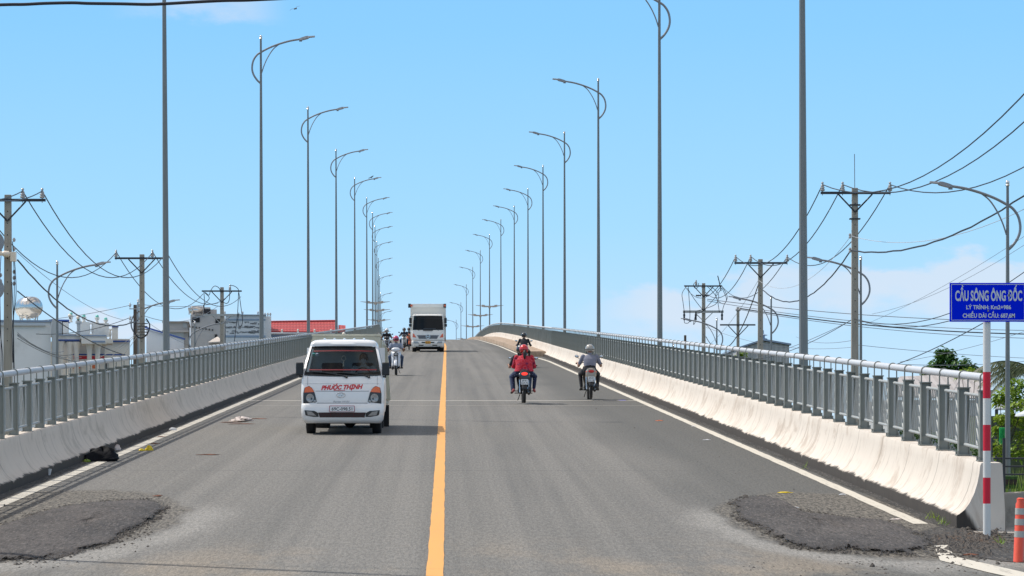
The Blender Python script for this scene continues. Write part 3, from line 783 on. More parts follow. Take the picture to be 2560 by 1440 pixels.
# ------------------------------------------------------------------ street lamps
def lamp(height, r0, r1, wing=False, pitch=1.0):
    """arm towards +x; origin at the foot"""
    root = thing('street_lamp', (0, 0, 0), None, None)
    p = MB(); p.tube([(0, 0, 0), (0, 0, height*.5), (0, 0, height-.06)], [r0, (r0+r1)/2, r1], 8); p.box((0, 0, .012), (.36, .36, .024)); 
    for s in (-1, 1):
        for t in (-1, 1): p.lathe((s*.14, t*.14, .02), [(.018, 0), (.018, .07)], 6)
    p.build('pole', M['lamp_pole'], root, angle=30)
    H = height
    a = MB()
    pts = [(.02, 0, H-1.70), (-.14, 0, H-1.55), (-.27, 0, H-1.34), (-.315, 0, H-1.12), (-.27, 0, H-.86), (-.14, 0, H-.66), (.02, 0, H-.55), (.30, 0, H-.40), (.66, 0, H-.26), (1.05, 0, H-.15), (1.44, 0, H-.085)]
    a.tube(spline(pts, 4), .034, 8); a.build('arm', M['lamp_arm'], root)
    b = MB(); b.tube(spline([(.03, 0, H-1.30), (.12, 0, H-1.02), (.26, 0, H-.72), (.45, 0, H-.44), (.66, 0, H-.27)], 4), .02, 6); b.build('brace', M['lamp_arm'], root)
    h = MB()
    q = lambda x, hw, z0, z1: [Vector((x, -hw, z0)), Vector((x, hw, z0)), Vector((x, hw*.7, z1)), Vector((x, -hw*.7, z1))]
    h.loft([q(1.38, .04, H-.125, H-.06), q(1.46, .09, H-.13, H-.03), q(1.62, .12, H-.085, H+.015), q(1.70, .12, H-.06, H+.02), q(1.72, .12, H-.03, H+.012), q(1.93, .10, H-.01, H+.03)])
    h.box((1.42, 0, H-.15), (.10, .05, .05)); h.build('lamp_head', M['lamp_head'], root, smooth=False)
    f = MB(); f.ell((0, 0, H), .052, 10, 8); f.lathe((0, 0, H-.09), [(.045, 0), (.052, .03), (.03, .06)], 10); f.build('finial', M['ball'], root)
    if wing:
        w = MB()
        for s in (-1, 1):
            g = lambda x, hw, z, t: [Vector((s*x, -hw, z-t)), Vector((s*x, hw, z-t)), Vector((s*x, hw, z+t)), Vector((s*x, -hw, z+t))]
            w.loft([g(.05, .10, 4.06, .06), g(.45, .20, 4.06, .09), g(.78, .22, 4.08, .085), g(.9, .18, 4.12, .05), g(1.6, .05, 4.19, .018)]); w.box((s*.72, 0, 4.20), (.34, .3, .10), (0, -s*.1, 0))
        w.lathe((0, 0, 3.85), [(.13, 0), (.14, .3)], 10); w.build('wing_bracket', M['wing'], root, smooth=False, fixn=True)
    return root
ORD = ['first', 'second', 'third', 'fourth', 'fifth', 'sixth', 'seventh', 'eighth', 'ninth', 'tenth', 'eleventh', 'twelfth', 'thirteenth', 'fourteenth']
lp, lw_ = lamp(12.36, .088, .036), lamp(12.36, .088, .036, True)
used = set(); WO = 6.52
for sgn in (1, -1):
    for i in range(1, 15):
        d = (i+(.48 if sgn > 0 else .95))*33.0
        wing = i >= (9 if sgn > 0 else 8)
        src = lw_ if wing else lp
        o = src if src.name not in used else copy_tree(src); used.add(src.name)
        o.location = rp(sgn*WO, d, -.02); o.rotation_euler = (0, (.004 if sgn > 0 else -.006)*(1 if i == 1 else .4), (PI if sgn > 0 else 0)-math.atan(head(d)))
        side = 'right' if sgn > 0 else 'left'
        lab = f'tall grey street lamp behind the {side} railing, {ORD[i-1]} in its row from the near end'
        if wing: lab = f'far street lamp with wing shaped bracket, {ORD[i-1]} in the row behind the {side} railing'
        tag(o, lab, 'street lamp', 'street lamps along the bridge')
o = copy_tree(lp); o.location = rp(-WO, 27.4, -.6); o.rotation_euler = (0, 0, 0)
tag(o, 'street lamp outside the picture whose thin shadow crosses the near left road', 'street lamp', 'street lamps along the bridge')
sl_ = lamp(8.0, .075, .034)
first = True
for px, d, sgn, lab in ((2519, 67.6, 1, 'shorter street lamp rising behind the blue bridge sign'), (2152, 96.0, 1, 'shorter street lamp beside the tall concrete power pole right of the railing'),
                        (1928, 123.0, 1, 'shorter street lamp in front of the corrugated shed on the right'), (1792, 146.0, 1, 'shorter street lamp curving over the right railing next to the tangled power pole'),
                        (1684, 172.0, 1, 'small street lamp whose arm barely clears the right railing'),
                        (143, 98.6, -1, 'shorter street lamp before the white walled house on the left'), (345, 126.0, -1, 'shorter street lamp close beside the brown timber post on the left'), (487, 150.0, -1, 'shorter street lamp in front of the raw cement building')):
    o = sl_ if first else copy_tree(sl_); first = False
    x = (px-CX)*d/F
    o.location = (x, d, -.1); o.rotation_euler = (0, 0, PI if sgn > 0 else 0)
    if px == 1684: o.location.z = -.6
    tag(o, lab, 'street lamp', 'street lamps of the side roads')

# ------------------------------------------------------------------ power poles
def insul(mb, x, z, y=0, k=1.0):
    mb.lathe((x, y, z), [(.012, -.12*k), (.012, 0), (.055*k, .01*k), (.075*k, .05*k), (.045*k, .075*k), (.07*k, .11*k), (.042*k, .135*k), (.055*k, .17*k), (.03*k, .2*k), (.03*k, .24*k), (.045*k, .25*k), (.02*k, .28*k)], 10)
def power_pole(px, pyt, d, label, insx, arm=(-1.12, 1.14), zarm=-.17, w=.19, brace=True, mname='pole_conc', ins=True, w0=.27):
    top = EYE-(pyt-HY)*d/F; x = (px-CX)*d/F
    root = thing('power_pole', (x, d, -.15), label, 'power pole', 0, 'power poles beside the bridge')
    T = top+.15
    p = MB(); q = lambda z, w_: [Vector((-w_/2, -w_*.4, z)), Vector((w_/2, -w_*.4, z)), Vector((w_/2, w_*.4, z)), Vector((-w_/2, w_*.4, z))]
    p.loft([q(0, w0), q(T*.5, (w0+w)/2), q(T, w)]); p.build('pole', M[mname], root, smooth=False, bevel=.012)
    if mname == 'pole_conc':
        hm = MB(); z = T-.5
        while z > T-4.5: hm.lathe((0, -w*.4-.012-(T-z)*.0035, z), [(.016, 0), (.016, .02)], 8, 'y'); z -= .35
        hm.build('bolt_hole', M['dark_open'], root)
    za = T+zarm
    if arm:
        a = MB(); a.b2(arm[0], arm[1], -w*.4-.09, -w*.4-.015, za-.04, za+.04); a.build('crossarm', M['steel_dark'], root, smooth=False)
        if brace:
            b = MB()
            for s in (-1, 1): b.tube([(s*.55, -w*.4-.05, za-.04), (0, -w*.4-.03, za-.62)], .025, 4)
            b.build('brace', M['steel_dark'], root, smooth=False)
    if ins:
        for ix in insx:
            i_ = MB(); insul(i_, ix, za+.05, -w*.4-.05, 1.1); i_.build('insulator', M['porcelain'], root)
    return root, T, w
R1, T1, _ = power_pole(2137, 470, 88, 'concrete power pole with a lightning rod and three insulators right of the railing', (-1.06, -.41, 1.12))
rod = MB(); rod.tube([(0, 0, T1-.1), (-.01, 0, T1+1.1)], .012, 5); rod.build('lightning_rod', M['wire_grey'], R1)
cl = MB()
for z in (-.55, -1.0): cl.b2(-.17, .17, -.12, .12, T1+z-.02, T1+z+.02)
cl.build('pole_clamp', M['steel_dark'], R1, smooth=False)
sec = MB()
for z in (1.56, 2.02): sec.lathe((-.17, -.1, T1-z), [(.03, -.08), (.045, -.04), (.03, 0), (.045, .04), (.03, .08)], 8); sec.tube([(-.17, -.1, T1-z), (0, -.08, T1-z)], .015, 5)
sec.build('spool_insulator', M['porcelain'], R1)
R2, T2, _ = power_pole(1901, 648, 116, 'concrete power pole with three insulators, left of the tallest right pole', (-1.07, -.43, 1.13))
R3, T3, _ = power_pole(1759, 708, 157, 'concrete power pole tangled in cable loops with two crossarms', (-.44,), arm=(-1.13, 1.06))
a2 = MB(); a2.b2(-1.20, 1.14, -.19, -.10, T3-1.72, T3-1.58)
a2.build('crossarm', M['galv_light'], R3, smooth=False)
b2 = MB()
for s in (-1, 1): b2.tube([(s*.5, -.14, T3-1.72), (0, -.1, T3-2.2)], .022, 4)
b2.build('brace', M['galv_light'], R3, smooth=False)
for x in (-1.13, -.46, 1.05):
    fz = MB(); fz.lathe((x, -.16, T3-2.15), [(.03, 0), (.06, .05), (.05, .2), (.07, .3), (.04, .4), (.05, .5)], 8); fz.build('fuse_cutout', M['steel_dark'], R3)
jw = MB()
def loop(mb, pts, r=.018): mb.tube(spline(pts, 6), r, 5)
L_ = [[(-1.0, -.2, -.2), (-1.25, -.2, -.6), (-1.2, -.2, -1.1), (-1.12, -.2, -1.7)], [(-.9, -.2, -.2), (-.85, -.2, -.9), (-.8, -.2, -1.7), (-.85, -.2, -2.25), (-1.1, -.2, -2.3), (-1.12, -.2, -2.1)],
      [(-.95, -.2, -.3), (-.5, -.2, -1.0), (0, -.2, -1.6), (.1, -.2, -1.5)], [(-.44, -.2, .1), (-.6, -.2, -.1), (-.5, -.2, -.3), (-.35, -.2, -.25), (-.3, -.2, 0)],
      [(.2, -.2, -.2), (.5, -.2, -.5), (.75, -.2, -.9), (.9, -.2, -1.7)], [(.3, -.2, -.2), (.6, -.2, -.35), (.85, -.2, -.7), (.7, -.2, -1.2), (0, -.2, -1.5), (-.4, -.2, -1.6)],
      [(1.0, -.2, -.2), (.7, -.2, -.6), (.8, -.2, -1.0), (1.15, -.2, -1.2), (1.3, -.2, -.9), (1.05, -.2, -.3)], [(1.06, -.2, -.2), (1.35, -.2, -.8), (1.15, -.2, -1.3), (1.05, -.2, -1.7)],
      [(1.06, -.2, -.25), (.6, -.2, -.9), (-.1, -.2, -1.65), (-.46, -.2, -1.75)], [(-.46, -.2, -2.2), (-.6, -.2, -2.4), (-.5, -.2, -1.9)]]
for l in L_: loop(jw, [(x, y, T3+z) for x, y, z in l])
jw.tube([(1.0, -.2, T3-.45), (.88, -.2, T3+.1), (.8, -.2, T3+.42)], .03, 5)
jw.build('jumper_cable', M['wire'], R3)
dh = MB()
for x in (-.3, .15): dh.lathe((x, -.13, T3-.72), [(.03, -.16), (.06, -.1), (.03, -.05), (.06, 0), (.03, .05), (.06, .1), (.03, .16)], 8, 'x')
dh.build('strain_insulator', M['steel_dark'], R3)
R4, T4, _ = power_pole(1845, 768, 150, 'slim concrete power pole with one low crossarm before the corrugated shed', (), arm=(-1.0, .95), zarm=-.98, w=.15, w0=.2, ins=False)
h4 = MB(); h4.lathe((0, -.08, T4-.14), [(.05, -.14), (.09, -.08), (.05, 0), (.09, .08), (.05, .14)], 8, 'x'); h4.build('strain_insulator', M['porcelain'], R4)
s5, T5, _ = power_pole(1713, 838, 140, 'short dark timber post showing just above the right railing', (), arm=None, w=.12, w0=.14, mname='wood_old', ins=False)
R0, T0, _ = power_pole(2830, 80, 56, 'concrete power pole just outside the right edge of the picture', (-1.06, -.41, 1.12))
L1, TL1, _ = power_pole(20, 487, 81, 'concrete power pole at the left edge hung with cables and a horn speaker', (-1.06, .46, 1.04))
bx = MB(); bx.b2(.12, .28, -.3, -.12, TL1-2.0, TL1-1.72); bx.build('junction_box', M['globe'], L1, smooth=False, bevel=.01)
sp_ = MB()
for z in (1.35, 1.62, 2.3, 2.48, 2.65): sp_.lathe((.20, -.1, TL1-z), [(.025, -.06), (.05, 0), (.025, .06)], 8); sp_.lathe((-.2, -.1, TL1-z-.1), [(.025, -.06), (.05, 0), (.025, .06)], 8)
sp_.build('spool_insulator', M['porcelain'], L1)
dc = MB()
for x0, x1, z0, z1 in ((.16, .2, 1.4, 5.3), (.2, .17, 1.7, 5.0), (-.16, -.2, 1.5, 5.6), (-.2, -.15, 2.2, 5.8), (.14, .23, 2.6, 6.0)):
    loop(dc, [(x0, -.14, TL1-z0), (x0*1.35, -.16, TL1-z0-1.2), (x1*.9, -.14, TL1-z1+1.0), (x1, -.14, TL1-z1)], .012)
dc.build('down_cable', M['wire'], L1)
L2, TL2, _ = power_pole(355, 636, 114, 'concrete power pole with a V brace and bundled cables at mid left', (-1.07, .45, 1.06))
bd = MB()
for k in range(5): bd.torus((.02, -.05, TL2-2.9-.12*k), .2+.05*random.random(), .014, 14, 5, 'z')
loop(bd, [(-.22, -.2, TL2-2.8), (-.3, -.2, TL2-3.2), (-.1, -.2, TL2-3.5), (.2, -.2, TL2-3.4), (.35, -.2, TL2-3.0), (.2, -.2, TL2-2.7)], .03)
bd.build('cable_bundle', M['wire'], L2)
L3, TL3, _ = power_pole(555, 718, 150, 'concrete power pole with hanging jumper cables before the raw cement building', (.45,), arm=(-1.1, 1.1), zarm=-.22)
a3 = MB(); a3.b2(-1.0, 1.05, -.19, -.10, TL3-1.60, TL3-1.48); a3.build('crossarm', M['yellow'] if False else M['galv_light'], L3, smooth=False)
b3 = MB()
for s in (-1, 1): b3.tube([(s*.5, -.14, TL3-1.6), (0, -.1, TL3-2.05)], .022, 4)
b3.build('brace', M['galv_light'], L3, smooth=False)
j3 = MB()
for l in ([(-.98, -.2, -.25), (-.95, -.2, -.8), (-1.0, -.2, -1.5)], [(-.9, -.2, -.3), (-.7, -.2, -.45), (-.6, -.2, -.2), (-.4, -.2, .05), (-.15, -.2, -.05), (-.05, -.2, -.3)], [(-.95, -.2, -.3), (-.68, -.2, -.6), (-.9, -.2, -.9), (-1.0, -.2, -1.1), (-.7, -.2, -1.5)],
          [(.45, -.2, .1), (.7, -.2, .05), (.9, -.2, -.1), (.95, -.2, -.3)], [(.95, -.2, -.3), (1.05, -.2, -1.0), (1.15, -.2, -1.9), (1.0, -.2, -2.2), (.9, -.2, -1.9), (.95, -.2, -1.4)], [(.93, -.2, -.3), (.88, -.2, -1.4), (.75, -.2, -2.6), (.7, -.2, -3.0)],
          [(.45, -.2, -.2), (.42, -.2, -.7), (.3, -.2, -.9), (.1, -.2, -.85)]): loop(j3, [(x, y, TL3+z) for x, y, z in l], .02)
j3.build('jumper_cable', M['wire'], L3)
W5, TW5, _ = power_pole(338, 762, 124, 'brown timber post with small insulators beside the mid left concrete pole', (), arm=None, w=.15, w0=.2, mname='wood_old', ins=False)
w5 = MB()
for z in (.1, .7):
    for x in (-.22, .22): insul(w5, x, TW5-z, -.12, .7)
    w5.b2(-.25, .25, -.15, -.09, TW5-z-.11, TW5-z-.07)
w5.build('insulator', M['porcelain'], W5)
hs = MB(); hs.tube([(0, 0, 0), (-.25, 0, 0), (-.55, 0, .0), (-.85, 0, .0)], [.06, .09, .17, .34], 16); hs.lathe((.04, 0, 0), [(.05, -.05), (.09, 0), (.09, .14), (.05, .18)], 12, 'x')
o = hs.build('horn_speaker', M['globe']); o.location = P(6, 634, 80.7); o.rotation_euler = (0, .06, .2); tag(o, 'cream loudspeaker horn fixed to the pole at the left edge', 'loudspeaker')
for py, lab in ((606, 'upper of two round grey signs cut by the left edge'), (722, 'lower of two round grey signs cut by the left edge')):
    o = MB().lathe((0, 0, 0), [(.02, -.03), (.33, -.02), (.345, 0), (.33, .02), (.02, .02)], 28, 'y').build('round_sign', M['lamp_head']); o.location = P(-19, py, 79); tag(o, lab, 'sign', 'round signs at the left edge')

# ------------------------------------------------------------------ overhead wires
def wire(a, b, sag, r, m, label, n=18, wob=0.0):
    a, b = Vector(a), Vector(b); pts = []
    for i in range(n+1):
        t = i/n; p = a.lerp(b, t); p.z -= 4*sag*t*(1-t)
        if wob and 0 < i < n: p += Vector((0, 0, wob*math.sin(i*2.4)))
        pts.append(p)
    o = MB().tube(pts, r, 6).build('overhead_wire', M[m]); return tag(o, label, 'overhead wire', 'overhead wires')
def ip(root, T, x, z=.12, k=-.17): return Vector(root.location)+Vector((x, -.13, T+k+z+.15))
nm = ('left', 'middle', 'right')
for x, n_ in zip((-1.06, -.41, 1.12), nm):
    wire(ip(R0, T0, x), ip(R1, T1, x), 1.4, .017, 'wire', f'wire sagging off the right edge to the {n_} insulator beside the lightning rod')
    wire(ip(R1, T1, x), ip(R2, T2, x), 1.25, .017, 'wire', f'black wire between the two nearest right concrete poles, {n_} one of three')
for x, x2, n_ in ((-1.07, -1.13, 'left'), (-.43, -.2, 'middle'), (1.13, 1.0, 'right')):
    wire(ip(R2, T2, x), ip(R3, T3, x2, -.1), 1.2, .017, 'wire', f'black wire from the second right concrete pole to the tangled pole, {n_} one of three')
wire(P(2127, 590, 88), P(2860, 330, 58), 1.0, .008, 'wire_pale', 'thin pale wire rising rightwards from the pole with the lightning rod')
wire(P(2127, 626, 88), P(2900, 195, 56), 1.15, .024, 'wire', 'thick twisted black cable rising rightwards from the pole with the lightning rod', 30, .012)
wire(P(2127, 590, 88), P(1895, 700, 116), .9, .008, 'wire_pale', 'thin pale wire between the two nearest right concrete poles')
wire(P(2127, 626, 88), P(1895, 712, 116), 1.15, .022, 'wire', 'thick twisted cable between the two nearest right concrete poles', 30, .01)
wire(P(1895, 702, 116), P(1765, 868, 157), .3, .008, 'wire_grey', 'thin grey wire dropping left from the second right concrete pole')
wire(P(1895, 714, 116), P(1765, 842, 157), 1.6, .022, 'wire', 'thick cable in a deep curve left of the second right concrete pole')
wire(P(1768, 748, 157), P(2720, 805, 140), .35, .018, 'wire_grey', 'upper long grey line running right from the tangled pole')
wire(P(1768, 752, 157), P(2720, 826, 139), .5, .016, 'wire_grey', 'lower long grey line running right from the tangled pole')
wire(P(1850, 771, 150), P(2720, 836, 138), .4, .030, 'wire', 'thick dark line running right from the slim pole')
wire(P(1850, 774, 150), P(2720, 848, 139), .4, .015, 'wire_grey', 'thin line just under the thick dark line of the slim pole')
wire(P(2136, 795, 88), P(1800, 900, 125), .5, .012, 'wire', 'low cable falling left from the foot of the pole with the lightning rod')
wire(P(2136, 797, 88), P(1750, 915, 135), .4, .010, 'wire_grey', 'thin low cable falling left behind the right railing')
wire(P(2136, 797, 88), P(2720, 545, 64), 1.0, .012, 'wire', 'low cable rising right behind the top of the blue sign')
wire(P(2136, 797, 88), P(2720, 610, 62), .9, .012, 'wire', 'second low cable rising right behind the blue sign')
wire(P(2180, 785, 110), P(2720, 500, 75), .5, .007, 'wire_grey', 'hair thin wire slanting up to the right above the sign')
wire(P(2160, 812, 112), P(2720, 480, 76), .3, .007, 'wire_grey', 'lowest hair thin wire slanting up to the right above the sign')
wire(P(2210, 922, 90), P(2720, 640, 60), .25, .014, 'wire', 'dark wire slanting up to the right under the blue sign')
wire(P(2140, 862, 92), P(2720, 900, 110), .1, .008, 'wire_grey', 'faint level wire above the leafy tree')
wire(P(2150, 905, 92), P(2720, 880, 120), .3, .010, 'wire_grey', 'faint wire passing behind the leafy tree')
wire(P(2250, 905, 95), P(2720, 770, 90), .2, .007, 'wire_grey', 'faint slanting wire between the tree and the blue sign')
wire(P(2136, 850, 89), P(1990, 842, 150), .2, .008, 'wire_grey', 'faint wire left of the pole with the lightning rod')
wire(P(1765, 818, 157), P(2130, 868, 140), .5, .009, 'wire_grey', 'faint low wire in front of the shed roof')
for x, n_ in ((-1.06, 'left'), (.46, 'middle'), (1.04, 'right')):
    wire(ip(L1, TL1, x), ip(L2, TL2, x+.02), 1.75, .017, 'wire', f'black wire between the first two left concrete poles, {n_} one of three')
    wire(ip(L1, TL1, x), P(-420+x*140, 330, 50), .7, .017, 'wire', f'black wire leaving the left edge pole towards the viewer, {n_} one of three')
    wire(ip(L2, TL2, x), P(555+x*45, 735 if x < .6 else 742, 150), 1.5 if x < 0 else 1.25, .017, 'wire', f'{n_} black wire from the second left pole to the jumper cable pole')
wire(P(44, 650, 81), P(345, 800, 114), .9, .024, 'wire', 'thick twisted cable falling right from the left edge pole', 30, .01)
wire(P(40, 628, 81), P(310, 800, 126), .35, .009, 'wire_grey', 'thin grey wire crossing the sky above the white house')
wire(P(44, 728, 81), P(330, 892, 118), .3, .020, 'wire', 'cable sloping down from the left edge pole to the house front')
for k, (a, b) in enumerate(((832, 878), (836, 886), (840, 893), (846, 902), (838, 910))):
    wire(P(44, a, 81), P(160+22*k, b, 118), .25, .010, 'wire' if k % 2 else 'wire_grey', f'service cable fanning out low from the left edge pole, {ORD[k]} from the top')
wire(P(330, 762, 124), P(-60, 812, 135), .2, .012, 'wire_grey', 'level wire from the brown timber post across the white wall to the left')
wire(P(330, 792, 124), P(90, 835, 122), .25, .013, 'wire', 'lower wire from the brown timber post to the ornate house')
wire(P(342, 760, 124), P(545, 758, 150), .15, .012, 'wire_grey', 'level wire from the brown timber post to the pole with jumper cables')
wire(P(362, 790, 114), P(545, 765, 150), .5, .012, 'wire_grey', 'sagging wire from the cable bundle to the pole with jumper cables')
wire(P(362, 800, 114), P(470, 862, 140), .1, .009, 'wire_grey', 'thin wire dropping right from the cable bundle')
for k, (a, b) in enumerate(((225, 905), (255, 905), (290, 905))): wire(P(352, 826, 114), P(a, b, 117), .1, .010, 'wire_pale', f'pale service wire dropping left from the cable bundle, {ORD[k]} from the left')
wire(P(1250, -900, 26.6), P(-1800, -860, 29.5), .3, .012, 'wire', 'cable above the picture whose thin shadow crosses the near road')
pts = [P(a, b, 15) for a, b in ((-16000, -700), (-9000, -120), (-4000, 90), (-1500, 60), (-500, 30), (-200, 20), (0, 12), (60, 11), (110, 8.5), (180, 7), (220, 8.5), (300, 9.5), (370, 11), (420, 9), (480, 5.5), (560, 1.5), (640, -.5), (800, -12), (1200, -60), (2600, -190), (6000, -480), (14000, -900))]
o = MB().tube(spline(pts, 5), .0088, 8).build('overhead_wire', M['wire']); tag(o, 'thick black cable close to the viewer across the top left of the sky', 'overhead wire', 'overhead wires')

# ------------------------------------------------------------------ bridge name sign and delineator
sd = 29.0; base = P(2467, 1357, sd)
sg = thing('bridge_sign', base, 'blue bridge name sign on a red and white striped post at the right barrier end', 'sign')
k = sd/F; zz = lambda y: (1357-y)*k
p = MB(); r = .0405
edges = [(1362, 1259, 0), (1259, 1194, 1), (1194, 1127, 0), (1127, 1062, 1), (1062, 996, 0), (996, 930, 1), (930, 712, 0)]
for a, b, mi in edges: p.lathe((0, 0, 0), [(r, zz(a)), (r, zz(b))], 20, 'z', mi)
p.build('post', [M['post_white'], M['post_red']], sg)
bw, bz0, bz1 = 190*k/2, zz(805), zz(708)
bd = MB(); bd.b2(-bw, bw, -.068, -.045, bz0, bz1); bd.build('sign_board', M['sign_blue'], sg, smooth=False, bevel=.003)
br = MB()
for z in (bz0+.10, bz1-.12): br.b2(-.07, .07, -.0445, -.02, z-.02, z+.02)
br.build('bracket', M['galv'], sg, smooth=False)
tx = MB(); yy = -.0705; e = .006; i0 = .014
for a, b, c_, d_ in ((-bw+i0, bw-i0, bz1-i0-e, bz1-i0), (-bw+i0, bw-i0, bz0+i0, bz0+i0+e), (-bw+i0, -bw+i0+e, bz0+i0+e, bz1-i0-e), (bw-i0-e, bw-i0, bz0+i0+e, bz1-i0-e)): tx.b2(a, b, yy, yy+.0022, c_, d_)
ky = lambda y: zz(690+y/11.075)
add_text(tx, 'CẦU SÔNG ÔNG ĐỐC', ((1205/11.075+2360-2467)*k, yy, ky(690)), 285/11.075*k, 1850/11.075*k, .032)
add_text(tx, 'LÝ TRÌNH: Km2+986', ((1205/11.075+2360-2467)*k, yy, ky(925)), 110/11.075*k, 1235/11.075*k, .028)
add_text(tx, 'CHIỀU DÀI CẦU: 687,6M', ((1208/11.075+2360-2467)*k, yy, ky(1160)), 118/11.075*k, 1440/11.075*k, .028)
tx.build('lettering', M['sign_white'], sg, smooth=False)
bo = MB()
for y in (480, 975): bo.lathe((.002, -.080, ky(y)), [(.002, 0), (.009, .002), (.011, .009)], 10, 'y')
bo.build('bolt', M['ink_grey'], sg)
dl = thing('traffic_delineator', P(2545, 1424, 25.7), 'orange plastic delineator post with grey bands at the lower right corner', 'delineator')
dl.rotation_euler = (0, .04, .3)
q = MB(); q.lathe((0, 0, 0), [(.135, 0), (.135, .015), (.06, .03), (.048, .05), (.044, .62), (.034, .64), (.036, .67), (.02, .68)], 20); q.build('body', M['cone'], dl)
for z in (.335, .45, .55):
    q = MB(); q.lathe((0, 0, z), [(.0475, -.03), (.0475, .03)], 20); q.build('reflective_band', M['reflect'], dl)
# broken concrete block beside the barrier end
cb = MB(); q = lambda x, a, b: [Vector((x, -.5, a)), Vector((x, .5, a)), Vector((x, .45, b)), Vector((x, -.5, b+.03))]
cb.loft([q(-.02, -.3, .30), q(.3, -.3, .33), q(.55, -.3, .31)]); cb.loft([q(.59, -.3, .24), q(.9, -.3, .30), q(1.5, -.3, .26)])
o = cb.build('concrete_block', M['block'], smooth=False, bevel=.02, fixn=True); o.location = rp(6.33, 31.0, .0); o.rotation_euler = (0, .02, .05); tag(o, 'cracked low concrete block behind the orange delineator', 'concrete block')
# ------------------------------------------------------------------ cabs of the two lorries
class Front:
    """rounded horizontal slices: rows of (z, half width, y of the nose, corner radius, bow)"""
    def __init__(s, rows_, yb): s.r, s.yb = rows_, yb
    def at(s, z):
        r = s.r
        if z <= r[0][0]: return r[0]
        for a, b in zip(r, r[1:]):
            if z <= b[0]:
                t = (z-a[0])/max(1e-6, b[0]-a[0]); return tuple(a[i]+(b[i]-a[i])*t for i in range(5))
        return r[-1]
    def y(s, x, z):
        _, hw, yf, rc, bow = s.at(z); x = abs(x); e = hw-rc
        if x <= e: return yf+bow*(x/hw)**2
        q = min(1, (x-e)/rc); return yf+bow*(e/hw)**2+rc*(1-math.sqrt(max(0, 1-q*q)))
    def ring(s, z):
        _, hw, yf, rc, bow = s.at(z); e = hw-rc; pts = [(-hw, s.yb), (hw, s.yb)]
        y0 = yf+bow*(e/hw)**2+rc
        for i in range(7):
            a = PI/2*i/6; pts.append((e+rc*math.cos(a), y0-rc*math.sin(a)))
        for i in range(1, 12): x = e-2*e*i/12; pts.append((x, yf+bow*(x/hw)**2))
        for i in range(7):
            a = PI/2*(1-i/6); pts.append((-e-rc*math.cos(a), y0-rc*math.sin(a)))
        return [Vector((x, y, z)) for x, y in pts]
    def mb(s, zs=None):
        m = MB(); m.loft([s.ring(r[0]) for r in s.r]); return m
def wheel(parent, x, y, r, w, rim=M['rim'], name='wheel', hub=None):
    m = MB(); m.lathe((0, 0, 0), [(r*.18, -w*.30), (r*.5, -w*.34), (r*.60, -w*.42), (r*.60, w*.42), (r*.5, w*.34), (r*.18, w*.30)], 20, 'x')
    o = m.build(name, hub or rim, parent); o.location = (x, y, r)
    t = MB(); t.lathe((0, 0, 0), [(r*.60, -w*.43), (r*.84, -w*.5), (r*.95, -w*.46), (r*.985, -w*.36), (r, -w*.2), (r*.985, -w*.17), (r*.985, -w*.14), (r, -w*.11), (r, w*.11), (r*.985, w*.14), (r*.985, w*.17), (r, w*.2), (r*.985, w*.36), (r*.95, w*.46), (r*.84, w*.5), (r*.60, w*.43)], 30, 'x')
    t.build('tyre', M['rubber'], o); return o

# ---- white light lorry
vd = 53.6; vroot = thing('light_truck', rp(-1.955, vd), 'small white flatbed lorry with red lettering on its nose, coming down the left lane', 'truck', -math.atan(head(60))-.008)
body = Front([(.46, .845, .05, .10, .06), (.58, .862, .015, .10, .06), (.78, .868, .02, .10, .07), (.94, .868, .05, .10, .08), (1.06, .862, .085, .10, .09), (1.13, .852, .115, .10, .09), (1.165, .835, .15, .10, .09)], 1.72)
body.mb().build('body', M['van_white'], vroot, angle=50, fixn=True)
roof = Front([(1.715, .715, .60, .10, .07), (1.765, .712, .585, .10, .08), (1.815, .69, .62, .12, .08), (1.85, .63, .70, .15, .08), (1.868, .52, .82, .2, .08)], 1.72)
rm = roof.mb()
for x in (-.42, -.21, 0, .21, .42): rm.tube([(x, .78, 1.852), (x, .95, 1.872), (x, 1.7, 1.874)], [.02, .03, .03], 6)
rm.build('roof', M['van_white'], vroot, angle=50, fixn=True)
pl = MB()
for s in (-1, 1):
    q = lambda x, y, z, a=.045, b=.05: [Vector((s*(x-a), y-.01, z)), Vector((s*x, y+.015, z)), Vector((s*x, y+b+.02, z)), Vector((s*(x-a), y+b, z))]
    pl.loft([q(.842, .20, 1.15), q(.80, .36, 1.40), q(.715, .665, 1.73)]); pl.loft([q(.85, 1.55, 1.15, .04, .15), q(.72, 1.55, 1.73, .04, .15)]); pl.loft([q(.843, .72, 1.16, .03, .04), q(.725, .80, 1.73, .03, .04)])
pl.b2(-.84, .84, 1.66, 1.71, 1.15, 1.73)
pl.build('pillar', M['van_white'], vroot, angle=50, fixn=True)
def wsh(u, v, off=0.0):                      # windscreen surface
    hw = .800-.135*v; x = (2*u-1)*hw; q = 2*u-1
    return Vector((x, .118+.475*v+.085*q*q-off, 1.135+.03*q*q+(.585-.03*q*q)*v))
def rshape(nu, nv, rc, fn, m):
    m.grid(fn, nu, nv); return m
rshape(20, 10, 0, lambda u, v: wsh(u, v), MB()).build('windscreen', M['glass'], vroot)
sl2 = MB(); per = [wsh(u/16, 0, .004) for u in range(17)]+[wsh(1, v/8, .004) for v in range(1, 9)]+[wsh(1-u/16, 1, .004) for u in range(1, 17)]+[wsh(0, 1-v/8, .004) for v in range(1, 9)]
sl2.tube(per, .013, 6)
for a, b in ((0, .10), (.93, 1)): sl2.grid(lambda u, v: wsh(u, a+(b-a)*v, -.006), 16, 2)
sl2.build('windscreen_seal', M['black_plastic'], vroot)
